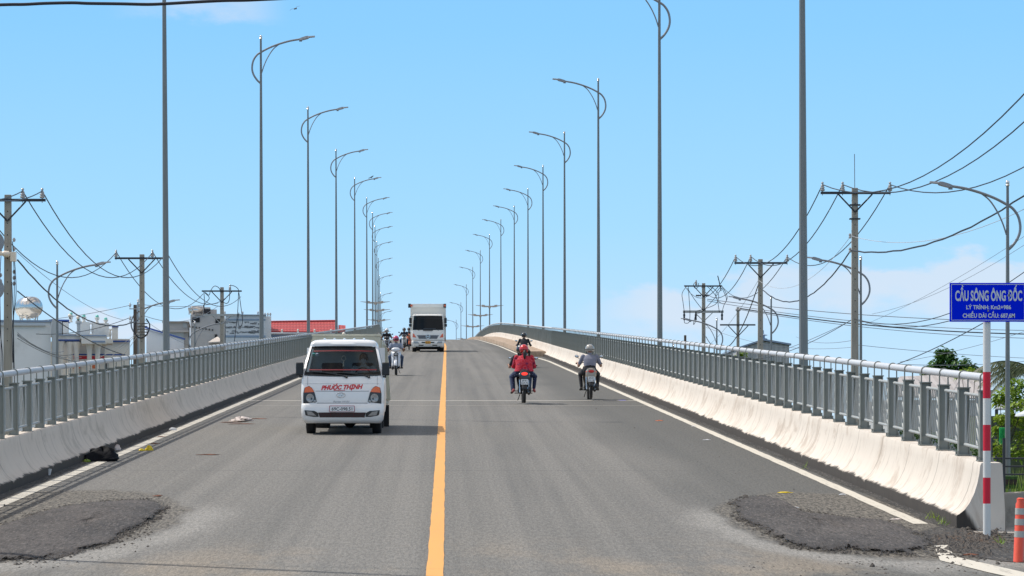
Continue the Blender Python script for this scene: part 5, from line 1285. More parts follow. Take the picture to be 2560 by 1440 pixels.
# ------------------------------------------------------------------ motorbikes (forward = +y, wheels on z = 0)
def motorbike(loc, rz, label, paint, second, shield_w=.19, scooter=False, tail=None, plate_txt=None, lit=False, headcol=None, group='motorbikes on the bridge', cat='motorbike'):
    root = thing('motorbike', loc, label, cat, rz, group)
    R = .285
    for y in (.62, -.60):
        m = MB(); m.lathe((0, 0, 0), [(.03, -.05), (.05, -.03), (.05, .03), (.03, .05)], 12, 'x'); m.torus((0, 0, 0), R*.76, .017, 26, 6, 'x', 1.6)
        for k in range(6):
            a = 2*PI*k/6; m.tube([(0, .04*math.cos(a), .04*math.sin(a)), (0, R*.75*math.cos(a), R*.75*math.sin(a))], .011, 5)
        wo = m.build('wheel', M['rim'], root); wo.location = (0, y, R)
        t = MB(); t.torus((0, 0, 0), R-.045, .045, 32, 10, 'x', .95 if y < 0 else .85); t.build('tyre', M['rubber'], wo)
    b = MB(); ring = lambda y, zc, hw, hh, sq=.8: [Vector((hw*math.copysign(abs(math.cos(t))**sq, math.cos(t)), y, zc+hh*math.copysign(abs(math.sin(t))**sq, math.sin(t)))) for t in [2*PI*k/16 for k in range(16)]]
    b.loft([ring(.36, .78, .05, .10), ring(.28, .60, .055, .10), ring(.16, .50, .06, .11), ring(.0, .55, .10, .13), ring(-.22, .63, .135, .13), ring(-.50, .68, .135, .10), ring(-.72, .74, .11, .07), ring(-.86, .78, .06, .035)])
    b.build('body', paint, root, angle=60, fixn=True)
    sh = MB()
    def shf(u, v):
        q = 2*u-1; hw = shield_w*(.55+.9*v-.55*v*v*v) if not scooter else shield_w*(.75+.55*v-.4*v**3)
        return Vector((q*hw, .475-.20*v-.15*q*q+.05*math.sin(PI*v), .34+.60*v))
    sh.grid(shf, 12, 10); sh.build('front_shield', paint, root, solid=.012)
    c = MB(); c.ell((0, .40, 1.0), (.15 if not scooter else .18, .13, .095), 16, 10); c.build('headlight_cowl', paint if not scooter else second, root)
    c = MB(); c.ell((0, .475, .985) if not scooter else (0, .455, .82), (.10, .07, .062) if not scooter else (.08, .06, .05), 14, 8); c.build('headlight', headcol or M['lens'], root)
    if scooter:
        c = MB(); c.ell((0, .43, .82), (.10, .06, .07), 14, 8); c.build('apron_panel', M['black_plastic'], root)
    for s in (-1, 1):
        c = MB(); c.ell((s*.12, .40, .90 if not scooter else .96), (.05, .035, .025), 8, 6); c.build('indicator', M['amber'], root)
    f = MB()
    for s in (-1, 1): f.tube([(s*.07, .44, .80), (s*.075, .62, R)], .02, 6)
    f.tube([(0, .36, 1.0), (0, .44, .78)], .025, 6); f.build('fork', M['steel_dark'], root)
    f = MB(); f.grid(lambda u, v: Vector(((2*u-1)*.062, .62+(R+.03-.02*(2*u-1)**2)*math.cos(.25+1.9*v), R+(R+.03-.02*(2*u-1)**2)*math.sin(.25+1.9*v))), 6, 12); f.build('front_fender', second, root, solid=.006)
    h = MB(); h.tube(spline([(-.35, .30, 1.02), (-.2, .36, 1.05), (-.08, .37, 1.04), (.08, .37, 1.04), (.2, .36, 1.05), (.35, .30, 1.02)], 4), .013, 7); ho = h.build('handlebar', M['steel_dark'], root)
    for s in (-1, 1):
        h = MB(); h.tube([(s*.37, .29, 1.018), (s*.24, .345, 1.04)], .019, 8); h.tube([(s*.36, .33, 1.03), (s*.22, .40, 1.045)], .006, 5); h.build('grip', M['black_plastic'], ho)
        h = MB(); h.tube([(s*.20, .36, 1.05), (s*.25, .35, 1.14), (s*.33, .33, 1.20)], .007, 6); h.ell((s*.345, .325, 1.225), (.058, .016, .040), 14, 8, (0, s*-.25, 0)); ho2 = h.build('mirror', M['black_plastic'], root)
        h = MB(); h.ell((s*.345, .313, 1.225), (.049, .009, .032), 12, 6, (0, s*-.25, 0)); h.build('mirror_glass', M['chrome'], ho2)
    s_ = MB(); s_.loft([ring(.08, .70, .07, .05), ring(-.05, .755, .12, .045), ring(-.30, .775, .135, .04), ring(-.58, .80, .125, .04), ring(-.72, .82, .08, .03)]); s_.build('seat', M['seat'], root, fixn=True)
    e = MB(); e.box((0, .08, .36), (.18, .34, .20)); e.lathe((.0, .05, .36), [(.02, -.16), (.10, -.14), (.10, .14), (.02, .16)], 14, 'x'); e.tube([(0, .0, .38), (0, -.6, R)], [.05, .03], 8); e.tube([(-.24, .12, .28), (.24, .12, .28)], .014, 6); e.tube([(-.24, -.22, .33), (.24, -.22, .33)], .012, 6); e.tube([(-.1, -.05, .25), (-.16, -.1, .08)], .012, 6); e.build('engine', M['under'], root, bevel=.015)
    e = MB(); e.tube([(.10, .12, .30), (.135, -.1, .25), (.14, -.35, .30), (.145, -.75, .40)], [.02, .03, .05, .045], 10); e.build('exhaust', M['steel_dark'], root)
    e = MB(); e.tube([(.11, -.60, R), (.11, -.44, .66)], .022, 7); e.tube([(-.11, -.60, R), (-.11, -.44, .66)], .022, 7); e.build('shock_absorber', M['chrome'], root)
    e = MB(); e.grid(lambda u, v: Vector(((2*u-1)*(.085-.02*v), -.74-.20*v, .74-.38*v-.02*(2*u-1)**2)), 6, 6); e.build('rear_fender', M['black_plastic'], root, solid=.01)
    e = MB(); e.tube(spline([(-.11, -.55, .80), (-.12, -.80, .86), (0, -.90, .88), (.12, -.80, .86), (.11, -.55, .80)], 4), .011, 6); e.build('grab_rail', M['steel_dark'], root)
    t = MB(); t.ell((0, -.845, .775), (.10, .05, .05), 14, 8); t.build('tail_light', M['brake'] if lit else M['red_lens'], root)
    for s in (-1, 1):
        t = MB(); t.ell((s*.115, -.82, .765), (.035, .04, .035), 10, 6); t.build('indicator', M['lens'] if lit else M['amber'], root)
    if tail:
        t = MB(); t.loft([ring(-.74, .72, .15, .16), ring(-.84, .72, .14, .15), ring(-.87, .72, .11, .12)]); t.build('tail_panel', tail, root, fixn=True)
    if plate_txt:
        y0, z0 = -.905, .56
        t = MB(); t.b2(-.095, .095, y0, y0+.006, z0-.07, z0+.07); po = t.build('license_plate', M['plate'], root, smooth=False)
        t = MB(); add_text(t, plate_txt[0], (0, y0-.003, z0+.012), .042, .13, .01); add_text(t, plate_txt[1], (0, y0-.003, z0-.055), .046, .165, .01); t.build('plate_number', M['ink'], po, smooth=False)
    return root
def ride(px, d): x = (px-CX)*d/F; return Vector((x, d, zr(d)))
fwd = lambda d: -math.atan(head(d)); back = lambda d: PI-math.atan(head(d))
skinmats = lambda sh, tr, shoe, lip='lip': [M['skin'], M[sh], M[tr], M[shoe], M['eye'], M[lip], M['hair']]
G1 = 'people riding motorbikes'
# two up, going away
p = ride(1309, 72.8)
motorbike(p, fwd(73), 'black motorbike with its brake light lit carrying two people up the bridge', M['b_black'], M['b_black'], tail=M['b_black'], plate_txt=('69-K1', '127.71'), lit=True)
rider(p+Vector((-.07, 0, 0)), fwd(73), 'rider in black helmet almost hidden in front of the red jacketed passenger', skinmats('sh_black', 'jeans', 'shoe_dark'), hy=-.03, helmet=M['h_black'], hz=.84, sz=1.25, sy=.05, short=True, group=G1)
q = Vector(p); pil = rider(q, fwd(73), 'passenger in red patterned jacket and red helmet with a black ponytail', [M['skin'], M['jacket'], M['pants_fl'], M['shoe_red'], M['eye'], M['lip'], M['hair']], hy=-.47, hz=.86, sz=1.24, sy=-.36, hands=((-.17, -.02, .93), (.17, -.02, .93)), knee=(.30, -.10, .72), foot=(.27, -.22, .36), short=False, helmet=M['h_red'], w=1.14, fat=1.18, elbow=.29, group=G1)
pt = MB(); pt.tube(spline([(.02, -.44, 1.40), (.02, -.50, 1.36), (.015, -.515, 1.27), (.01, -.505, 1.17)], 4), [.03]*3+[.042]*4+[.04]*3+[.03, .022, .01], 10); pt.build('ponytail', M['hair'], pil)
jk = MB(); rs = torso(-.47, .86, 1.24, -.36, 1.3, 1.3)
jk.loft([[Vector((w_*1.03*math.cos(t)*(1.22, 1.14, 1.02, 1.0)[i], c[1]+dp*1.05*math.sin(t), c[2]+(-.03 if i == 0 else 0))) for t in [2*PI*k/24 for k in range(24)]] for i, (c, w_, dp, _) in enumerate(rs[1:5])], cap=False); jk.build('jacket_hem', M['jacket'], pil)
# grey shirt, going away
p = ride(1474, 76.0)
motorbike(p, fwd(76), 'champagne coloured motorbike ridden up the right shoulder by the grey shirted rider', M['b_champ'], M['b_champ'], tail=M['b_champ'], plate_txt=('69-H1', '111.18'))
rider(p, fwd(76), 'rider in a loose grey shirt and grey helmet on the right shoulder', skinmats('sh_grey', 'tr_black', 'shoe_dark'), hy=-.22, hz=.82, sz=1.22, sy=-.12, helmet=M['h_grey'], short=True, w=1.08, fat=1.15, elbow=.31, group=G1)
# black shirt, further up
p = ride(1310, 124)
motorbike(p, fwd(124), 'dark motorbike far up the bridge beside the raised kerb', M['b_black'], M['b_black'], plate_txt=None)
rider(p, fwd(124), 'rider in black shirt and black helmet far ahead near the raised kerb', skinmats('sh_black', 'tr_black', 'shoe_dark'), hy=-.16, helmet=M['h_black'], short=False, w=1.05, sz=1.27, hz=.84, group=G1)
# oncoming
p = ride(990, 107.2)
motorbike(p, back(107), 'white scooter coming down behind the small white lorry', M['b_white'], M['b_white'], scooter=True, shield_w=.20)
rider(p, back(107), 'rider in open blue grey shirt, jeans and pink helmet on the white scooter', skinmats('sh_blue', 'jeans', 'shoe_dark'), helmet=M['h_pink'], short=True, w=1.05, sz=1.24, hz=.82, group=G1)
p = ride(967, 165)
motorbike(p, back(165), 'silver scooter coming down close to the left railing', M['b_silver'], M['b_black'], scooter=True)
rider(p, back(165), 'rider in dark shirt with a white helmet close to the left railing', skinmats('sh_black', 'tr_black', 'shoe_dark'), helmet=M['h_white'], short=True, w=1.05, sz=1.26, group=G1)
p = ride(1010.5, 184)
motorbike(p, back(184), 'white and blue scooter coming down left of the box lorry', M['b_white'], M['h_navy'], scooter=True)
rider(p, back(184), 'rider in navy shirt and dark helmet left of the box lorry', skinmats('sh_navy', 'jeans', 'shoe_dark'), helmet=M['h_navy'], short=True, group=G1)
p = ride(1022.5, 188.4)
motorbike(p, back(188), 'orange motorbike half hidden by the box lorry', M['b_orange'], M['b_orange'])
rider(p, back(188), 'rider in dark blue shirt half hidden by the box lorry', skinmats('sh_navy', 'skin', 'shoe_dark'), helmet=M['h_navy'], short=True, group=G1)
# driver of the light lorry (sits behind the wheel, seen through the windscreen)
S_ = []; hc = (0, .06, 1.535); headsegs(S_, hc, True); S_.append(((0, 0, 1.40), (0, .03, 1.47), .056, .052, 0))
for s in (-1, 1):
    S_ += [((s*.18, 0, 1.34), (s*.24, .16, 1.16), .058, .048, 1), ((s*.24, .16, 1.16), (s*.15, .33, 1.20), .042, .03, 0), ((s*.09, .0, .98), (s*.14, .36, 1.0), .085, .06, 2)]
    hand(S_, (s*.15, .375, 1.21), None, None, s, 0)
dv = person((0, 0, 0), 0, S_, torso(-.03, .98, 1.36, .0), 'driver in white shirt and face mask behind the windscreen of the small white lorry', skinmats('sh_white', 'tr_black', 'shoe_dark', 'mask'))
Rm = Matrix.Rotation(vroot.rotation_euler.z, 3, 'Z'); dv.location = Vector(vroot.location)+Rm @ Vector((.38, 1.16, .0)); dv.rotation_euler = (0, 0, PI+vroot.rotation_euler.z)
# ------------------------------------------------------------------ buildings
def bld(px, d, label, cat='house', name='house'):
    return thing(name, ((px-CX)*d/F, d, -.12), label, cat)
def part(root, name, m, boxes, bevel=0, smooth=False):
    """boxes given as (px0, px1, py0, py1, near d, depth): sized at distance d"""
    mb = MB()
    for px0, px1, py0, py1, d, dep in boxes:
        a, b = P(px0, py1, d), P(px1, py0, d)
        mb.b2(a.x, b.x, d, d+dep, min(a.z, b.z), max(a.z, b.z))
    return mb.build(name, m, root, world=True, smooth=smooth, bevel=bevel)
GY = 1200      # a row safely below the railing: walls run down to the ground
# white hall at the far left
b = bld(127, 128, 'big plain white walled hall at the far left under the steel water tank', 'building', 'hall')
part(b, 'wall', M['wall_white'], [(-320, 127, 806, 1178, 128, 14)])
part(b, 'roof', M['stucco'], [(-325, 128.5, 801.5, 806, 128.1, 14.0)])
part(b, 'roof_edge', M['blue_grey'], [(-325, 128.5, 800.5, 805, 127.9, .19)])
part(b, 'pilaster', M['wall_shade'], [(126.5, 140, 799, 1178, 127.6, 6)])
part(b, 'ledge', M['wall_shade'], [(-320, 112, 812, 815, 127.8, .18)])
b.rotation_euler.z = .17
# stainless tank on its stand
t = thing('water_tank', P(72, 800, 133), 'round stainless steel water tank on a stand above the white hall', 'water tank')
m = MB(); k = 133/F
m.lathe((0, 0, 31*k), [(.02, -.68), (.25, -.66), (.42, -.60), (.51, -.50), (.53, -.30), (.525, -.28), (.535, -.26), (.535, .26), (.525, .28), (.53, .30), (.51, .50), (.42, .60), (.25, .66), (.02, .68)], 26, 'x', rot=(0, 0, -.95)); m.build('tank', M['steel_tank'], t)
m = MB()
for x in (-.36, 0, .36):
    for y in (-.3, .3): m.tube([(x, y, -.05), (x*1.1, y, 12*k)], .025, 6)
    m.tube([(x, -.3, -.05), (x, .3, 12*k)], .016, 5)
m.tube([(-.42, -.3, 10*k), (.42, -.3, 10*k)], .025, 6); m.tube([(-.42, .3, 10*k), (.42, .3, 10*k)], .025, 6); m.tube([(0, -.56, 0), (0, -.56, 58*k)], .03, 6); m.tube([(-.36, -.3, 0), (0, -.3, 10*k)], .012, 5); m.tube([(.36, -.3, 0), (0, -.3, 10*k)], .012, 5); m.build('stand', M['galv_light'], t)
# ornate villa with columns, urns and balusters (detail crop: 8x of the photo from 100,760)
vx = lambda c: 100+c/8; vy = lambda c: 760+c/8
D = 142
b = bld(357, D, 'ornate white villa with columns, balusters and turquoise balls on its parapet', 'house', 'villa')
part(b, 'wall', M['stucco'], [(vx(560), vx(1460), vy(600), 1165, D+3, 9), (vx(1400), vx(2060), vy(715), 1165, D+5, 9), (vx(240), vx(560), vy(760), 1165, D+4, 6)])
part(b, 'side_wall', M['wall_shade'], [(vx(300), vx(560), vy(345), vy(640), D+1.8, 3)])
PAR = [(vx(560), vx(660), vy(375), vy(640), D+1.5, 2), (vx(820), vx(1060), vy(365), vy(640), D+1.2, .3), (vx(1140), vx(1450), vy(385), vy(660), D+1.2, .3), (vx(1060), vx(1140), vy(375), vy(410), D+1.2, .3), (vx(1060), vx(1140), vy(620), vy(650), D+1.2, .3), (vx(1430), vx(1800), vy(500), vy(530), D+4.6, .3), (vx(1430), vx(2040), vy(700), vy(718), D+4.6, .35), (vx(1680), vx(1800), vy(470), vy(715), D+4.5, .4)]
for q in PAR: part(b, 'parapet', M['stucco'], [q])
part(b, 'porch_roof', M['stucco'], [(vx(345), vx(820), vy(640), vy(715), D, 3), (vx(810), vx(1300), vy(690), vy(800), D-.6, 3.5), (vx(1290), vx(1470), vy(700), vy(790), D+.2, 3), (vx(800), vx(1310), vy(640), vy(700), D-.4, 3.3)])
part(b, 'cornice', M['blue_grey'], [(vx(345), vx(815), vy(618), vy(640), D-.1, 3), (vx(800), vx(1310), vy(625), vy(648), D-.5, 3.3), (vx(1010), vx(1275), vy(738), vy(772), D-.66, .06)])
BB = [(vx(365), vx(800), vy(715), vy(738), D-.05, 3), (vx(1470), vx(2055), vy(735), vy(762), D+4.7, .3), (vx(820), vx(1850), vy(1003), vy(1028), D+2.6, .3), (vx(300), vx(690), vy(320), vy(350), D+1.7, 3), (vx(1675), vx(1805), vy(448), vy(468), D+4.4, .5)]
for q in BB: part(b, 'blue_band', M['blue_trim'], [q])
part(b, 'awning', M['awning'], [(vx(805), vx(1410), vy(1036), vy(1150), D+2.2, .4)])
part(b, 'shop_goods', M['orange'], [(vx(740), vx(900), vy(1200), vy(1290), D+1.2, .8), (vx(1120), vx(1180), vy(1180), vy(1290), D+1.2, .8)])
for q in ((vx(262), vx(318), vy(930), vy(1200), D+3.9, .2), (vx(480), vx(552), vy(950), vy(1180), D+3.9, .2), (vx(860), vx(940), vy(1120), 1100, D+2.9, .15), (vx(1480), vx(1600), vy(1180), 1100, D+4.9, .15)): part(b, 'doorway', M['dark_open'], [q])
for cx_, w, top_ in ((440, 46, 790), (610, 46, 800), (745, 50, 800), (1000, 52, 800), (1160, 52, 800)):
    p0 = P(vx(cx_), vy(top_), D); r = w*D/F/8
    m = MB(); h = p0.z+.1
    m.lathe((p0.x, D+.2, 0), [(r*1.25, -.1), (r*1.2, .3), (r, .4), (r*.92, h-.62), (r*1.05, h-.55), (r*1.0, h-.45), (r*1.25, h-.25), (r*1.75, h-.08), (r*1.75, h)], 16); m.build('column', M['stucco'], b, world=True)
for cx_, y0, y1 in ((710, 175, 375), (965, 225, 365), (1225, 228, 385), (1395, 285, 405), (860, 312, 365)):
    p0 = P(vx(cx_), vy(y1), D+1.35); k = D/F/8; hh = (y1-y0)*k
    m = MB(); m.lathe((p0.x, p0.y, p0.z), [(.09, 0), (.09, .05), (.05, .1), (.11, hh*.45), (.115, hh*.6), (.14, hh*.64), (.14, hh*.68), (.06, hh*.72)], 12); uo = m.build('urn', M['stucco'], b, world=True)
    m = MB(); m.ell((p0.x, p0.y, p0.z+hh*.85), 34*k, 12, 8); q = m.build('ball', M['turq'], b, world=True)
for cx_ in (1440, 1510, 1580, 1655):
    p0 = P(vx(cx_), vy(702), D+4.7); k = D/F/8
    m = MB(); m.lathe((p0.x, p0.y, p0.z), [(.05, 0), (.05, .04), (.03, .08), (.075, .22), (.065, .34), (.03, .46), (.05, .52), (.05, 172*k)], 10); m.build('baluster', M['stucco'], b, world=True)
for cx_ in (1065, 1130):
    p0 = P(vx(cx_), vy(622), D+1.3); k = D/F/8
    m = MB(); m.lathe((p0.x, p0.y, p0.z), [(.05, 0), (.03, .08), (.075, .2), (.06, .34), (.03, .5), (.05, .6), (.05, 212*k)], 10); m.build('baluster', M['stucco'], b, world=True)
p0 = P(vx(775), vy(640), D-.2); m = MB(); k = D/F/8
m.lathe((p0.x, p0.y, p0.z), [(35*k, 0), (35*k, 235*k), (62*k, 240*k), (62*k, 285*k), (30*k, 290*k)], 12); m.build('gate_pillar', M['wall_shade'], b, world=True)
for cx_, cy in ((605, 240), (765, 280)):
    p1 = P(vx(cx_), vy(cy), D-.2); m = MB(); m.ell(p1, 36*k, 14, 9); go = m.build('globe_lamp', M['globe'], b, world=True)
    m = MB(); m.lathe((p1.x, p1.y, p1.z-66*k), [(30*k, 0), (14*k, 12*k), (12*k, 28*k), (22*k, 36*k)], 10); m.build('lamp_base', M['steel_dark'], b, world=True)
b.rotation_euler.z = .14
# pale house with a sloping blue edged wall
b = bld(400, 156, 'pale house with a sloping blue edged gable right of the villa', 'house')
m = MB(); pts = [(366, 822), (418, 838), (418, 1150), (366, 1150)]
m.prism([(q.x, q.z) for q in (P(a, c, 156) for a, c in pts)], lambda u, v, t: Vector((u, t, v)), 156, 164); m.build('wall', M['wall_white'], b, world=True, smooth=False, fixn=True)
m = MB(); q0, q1 = P(362, 820, 156), P(420, 837.5, 156); m.prism([(q0.x, q0.z), (q1.x, q1.z), (q1.x, q1.z+.10), (q0.x, q0.z+.10)], lambda u, v, t: Vector((u, t, v)), 155.8, 164.2); m.build('roof_edge', M['blue_trim'], b, world=True, smooth=False, fixn=True)
# raw cement building
gx = lambda c: 440+c/5.54; gy = lambda c: 660+c/5.54
D = 168
b = bld(550, D, 'unfinished grey cement building with dark openings and a rooftop frame', 'building', 'cement_building')
part(b, 'wall', M['wall_grey'], [(408, gx(178), gy(805), 1150, D, 8), (gx(178), gx(610), gy(700), 1150, D-1, 9), (gx(385), gx(490), gy(600), gy(700), D+.5, 3), (gx(495), gx(590), gy(630), gy(700), D+1, 3)])
part(b, 'roof_slab', M['wall_grey'], [(405, gx(180), gy(795), gy(806), D-.3, 8.6), (gx(175), gx(240), gy(605), gy(622), D+.2, 3), (gx(235), gx(400), gy(690), gy(700), D-1.2, 4), (404, gx(176), gy(920), gy(945), D-.3, .3)])
part(b, 'pillar', M['wall_grey'], [(gx(178), gx(192), gy(622), gy(700), D, .3), (gx(520), gx(532), gy(640), gy(715), D-1.1, .2), (gx(596), gx(610), gy(660), gy(720), D-1.1, .2)])
for q in ((gx(200), gx(305), gy(742), gy(808)), (gx(400), gx(490), gy(625), gy(690)), (gx(520), gx(560), gy(760), gy(830)), (gx(565), gx(600), gy(760), gy(808)), (gx(512), gx(545), gy(975), gy(1030))):
    part(b, 'window', M['dark_open'], [(q[0], q[1], q[2], q[3], D-1.06 if q[2] > gy(700) else D+.42, .1)])
part(b, 'panel', M['wall_shade'], [(418, gx(112), gy(945), gy(1140), D-.06, .1), (gx(100), gx(155), gy(820), gy(885), D-.06, .1)])
m = MB()
for i in range(7): q = P(gx(210+45*i), gy(872+7*i), D-1.08); m.b2(q.x-.03, q.x+.03, q.y, q.y+.1, q.z-.05, q.z+.05)
m.build('putlog_hole', M['dark_open'], b, world=True, smooth=False)
t = MB(); q = P(gx(290), gy(640), D+1); t.lathe((0, 0, 0), [(.02, -.46), (.22, -.42), (.27, -.34), (.27, .34), (.22, .42), (.02, .46)], 18, 'x', rot=(0, 0, .5)); o = t.build('water_tank', M['steel_tank']); o.location = q; tag(o, 'steel tank lying on the roof of the raw cement building', 'water tank')
b.rotation_euler.z = .11
# brown roofed shack
b = bld(535, 158, 'small shack with a tan roof in front of the cement building', 'shed', 'shack')
part(b, 'wall', M['wall_grey'], [(522, 552, 856, 1140, 158, 3)])
m = MB(); q0, q1, q2 = P(520, 858, 157.6), P(556, 856, 157.6), P(545, 844, 160); m.loft([[q0, P(540, 845, 160), P(540, 843, 160), q0+Vector((0, 0, .06))], [q1, q2, q2+Vector((0, 0, .06)), q1+Vector((0, 0, .06))]]); m.build('roof', M['wing'], b, world=True, smooth=False, fixn=True)
# stained white and blue building
D = 236
b = bld(682, D, 'tall white building with peeling blue painted wall and small finials on top', 'building', 'white_building')
part(b, 'wall', M['wall_bluewhite'], [(gx(690), gx(1240), gy(710), 1120, D, 8)])
part(b, 'side_wall', M['wall_white'], [(gx(1241), gx(1340), gy(725), 1120, D+1.5, 6), (gx(668), gx(690), gy(720), 1120, D+1, 6)])
part(b, 'painted_band', M['blue_grey'], [(gx(690), gx(1240), gy(762), gy(784), D-.05, .1), (gx(690), gx(1240), gy(990), gy(1018), D-.05, .1)])
part(b, 'cornice', M['blue_grey'], [(gx(684), gx(1246), gy(700), gy(711), D-.2, 8.4)])
m = MB(); rnd = random.Random(3)
for i in range(70):
    x, y = rnd.uniform(gx(700), gx(1180)), rnd.choice([gy(870), gy(930), gy(950), gy(880), gy(815)])+rnd.uniform(-2, 2); q = P(x, y, D-.02); w = rnd.uniform(.03, .22); m.b2(q.x-w, q.x+w, q.y, q.y+.03, q.z-rnd.uniform(.02, .09), q.z+.03)
m.build('peeling_paint', M['ink_grey'], b, world=True, smooth=False)
for cx_ in (705, 950, 1162, 1258, 1297, 1332):
    q = P(gx(cx_), gy(705 if cx_ < 1200 else 722), D+1.8); m = MB(); m.lathe(q, [(.07, 0), (.05, .08), (.08, .12), (.12, .16), (.05, .2), (.09, .24), (.06, .28), (.02, .3)], 10); m.build('finial', M['wall_shade'], b, world=True)
b.rotation_euler.z = .09
# red tiled roof
D = 242
b = bld(760, D, 'long house with a bright red tiled roof behind the left railing', 'house', 'tiled_house')
m = MB(); A = [P(gx(1258), gy(950), D), P(gx(2250), gy(955), D), P(gx(2235), gy(812), D+4.5), P(gx(1262), gy(826), D+4.5)]; up = Vector((0, 0, .12))
m.loft([[A[0], A[3], A[3]+up, A[0]+up], [A[1], A[2], A[2]+up, A[1]+up]]); B = [P(gx(2250), gy(955), D+1), P(gx(2348), gy(935), D+1), P(gx(2348), gy(868), D+4), P(gx(2250), gy(862), D+4)]
m.loft([[B[0], B[3], B[3]+up, B[0]+up], [B[1], B[2], B[2]+up, B[1]+up]]); m.build('roof', M['tiles'], b, world=True, smooth=False, fixn=True)
m = MB(); m.tube([A[3]+up, A[2]+up], .14, 8); m.build('ridge', M['tiles'], b, world=True)
part(b, 'wall', M['wall_white'], [(gx(1262), gx(2340), gy(958), 1100, D+.6, 6)])
part(b, 'painted_band', M['blue_grey'], [(gx(1262), gx(1900), gy(985), gy(1012), D+.5, .2)])
for cx_ in (1467, 1688, 1918, 2145):
    q = P(gx(cx_), gy(952), D-.1); m = MB(); m.lathe((q.x, q.y+.1, q.z), [(.09, 0), (.09, .18), (.06, .2), (.10, .24), (.06, .30), (.02, .34)], 10); m.build('roof_vent', M['stucco'], b, world=True)
# corrugated shed on the right
D = 192
b = bld(1908, D, 'corrugated metal shed with a low gable and dark window behind the right railing', 'shed', 'shed')
m = MB(); pts = [(1842, 874), (1908, 853), (1973, 864), (1973, 1120), (1842, 1120)]
m.prism([(q.x, q.z) for q in (P(a, c, D) for a, c in pts)], lambda u, v, t: Vector((u, t, v)), D, D+12); m.build('wall', M['corr'], b, world=True, smooth=False, fixn=True)
m = MB()
for (a, c), (e, f) in (((1838, 874.5), (1908, 851.5)), ((1908, 851.5), (1977, 863.5))):
    q0, q1 = P(a, c, D), P(e, f, D); m.prism([(q0.x, q0.z), (q1.x, q1.z), (q1.x, q1.z+.12), (q0.x, q0.z+.12)], lambda u, v, t: Vector((u, t, v)), D-.35, D+12.3)
m.build('roof', M['blue_grey'], b, world=True, smooth=False, fixn=True)
part(b, 'window', M['dark_open'], [(1915, 1929, 877, 884.5, D-.06, .1), (1934, 1937.5, 877, 888, D-.06, .1)])
m = MB(); q = P(1908, 852, D+2); m.lathe((q.x, q.y, q.z), [(.3, -.2), (.3, .15), (.12, .2), (.12, .35), (.35, .4), (.05, .5)], 10); m.tube([q, q+Vector((0, 0, .75))], .05, 6); m.build('roof_vent', M['blue_grey'], b, world=True)
# low roofed house behind the right railing
D = 98
b = bld(2350, D, 'low house with a pale ribbed metal roof behind the right railing end', 'house')
m = MB(); A = [P(2215, 992, D), P(2475, 1000, D), P(2470, 936, D+4), P(2250, 945, D+4)]; up = Vector((0, 0, .06))
m.loft([[A[0], A[3], A[3]+up, A[0]+up], [A[1], A[2], A[2]+up, A[1]+up]]); m.build('roof', M['corr_roof'], b, world=True, smooth=False, fixn=True)
part(b, 'wall', M['wall_shade'], [(2225, 2468, 1000, 1212, D+.4, 6)])
for q in ((2300, 2330, 1060, 1210, D+.3, .2), (2390, 2440, 1040, 1120, D+.3, .2)): part(b, 'doorway', M['dark_open'], [q])
# shop shelter beyond the barrier end
D = 76
b = bld(2545, D, 'shaded shelter with a grey awning behind the shrubs at the right edge', 'shelter', 'shelter')
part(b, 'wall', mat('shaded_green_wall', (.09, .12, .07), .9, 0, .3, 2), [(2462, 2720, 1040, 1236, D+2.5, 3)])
m = MB(); A = [P(2488, 1026, D), P(2720, 1018, D), P(2720, 1004, D+2.5), P(2490, 1010, D+2.5)]; up = Vector((0, 0, .05)); m.loft([[A[0], A[3], A[3]+up, A[0]+up], [A[1], A[2], A[2]+up, A[1]+up]]); m.build('awning', M['corr'], b, world=True, smooth=False, fixn=True)
m = MB()
for px in (2492, 2600): q = P(px, 1236, D); m.b2(q.x-.04, q.x+.04, D, D+.08, q.z, P(px, 1024, D).z)
m.build('post', M['steel_dark'], b, world=True, smooth=False)
um = MB(); q = P(2580, 1036, 71); um.lathe((0, 0, 0), [(.45, -.05), (.43, .0), (.2, .10), (.02, .15)], 14); o = um.build('parasol', M['wall_bluewhite']); o.location = q
pp = MB(); pp.tube([(0, 0, -2.1), (0, 0, .1)], .02, 6); pp.build('pole', M['galv'], o); tag(o, 'pale lavender parasol edge beside the street lamp at the right edge', 'parasol')
# iron fence and planter
f = thing('iron_fence', P(2505, 1240, 63), 'black iron fence in front of the greenery at the right edge', 'fence')
for px in (2478, 2510, 2600, 2700):
    q = P(px, 1240, 63); m = MB(); m.b2(q.x-.03, q.x+.03, 62.97, 63.03, q.z-.1, P(px, 1095, 63).z); m.build('post', M['steel_dark'], f, world=True, smooth=False)
m = MB()
for y in (1146, 1166, 1186): q0, q1 = P(2440, y, 63.1), P(2710, y, 63.1); m.tube([q0, q1], .02, 6)
m.build('rail', M['steel_dark'], f, world=True)
pb = MB(); a, c = P(2512, 1222, 64.5), P(2545, 1190, 64.5); pb.b2(a.x, c.x, 64.5, 65.0, a.z, c.z); o = pb.build('planter', M['leaf'], smooth=False, bevel=.02); r_ = MB(); r_.b2(a.x+.02, c.x-.02, 64.48, 64.499, a.z+.10, c.z-.08); r_.build('front_panel', M['shoe_dark'], o, smooth=False); tag(o, 'green planter box with a dark red front inside the iron fence', 'planter')
tn = MB(); q = P(2509, 1070, 68); rnd = random.Random(5)
for i in range(60):
    x = rnd.uniform(-.10, .10); tn.tube([q+Vector((x, rnd.uniform(-.05, .05), 0)), q+Vector((x+rnd.uniform(-.02, .02), 0, -rnd.uniform(.2, .42)))], .006, 4)
tn.tube([q+Vector((-.11, 0, 0)), q+Vector((.11, 0, 0))], .01, 5)
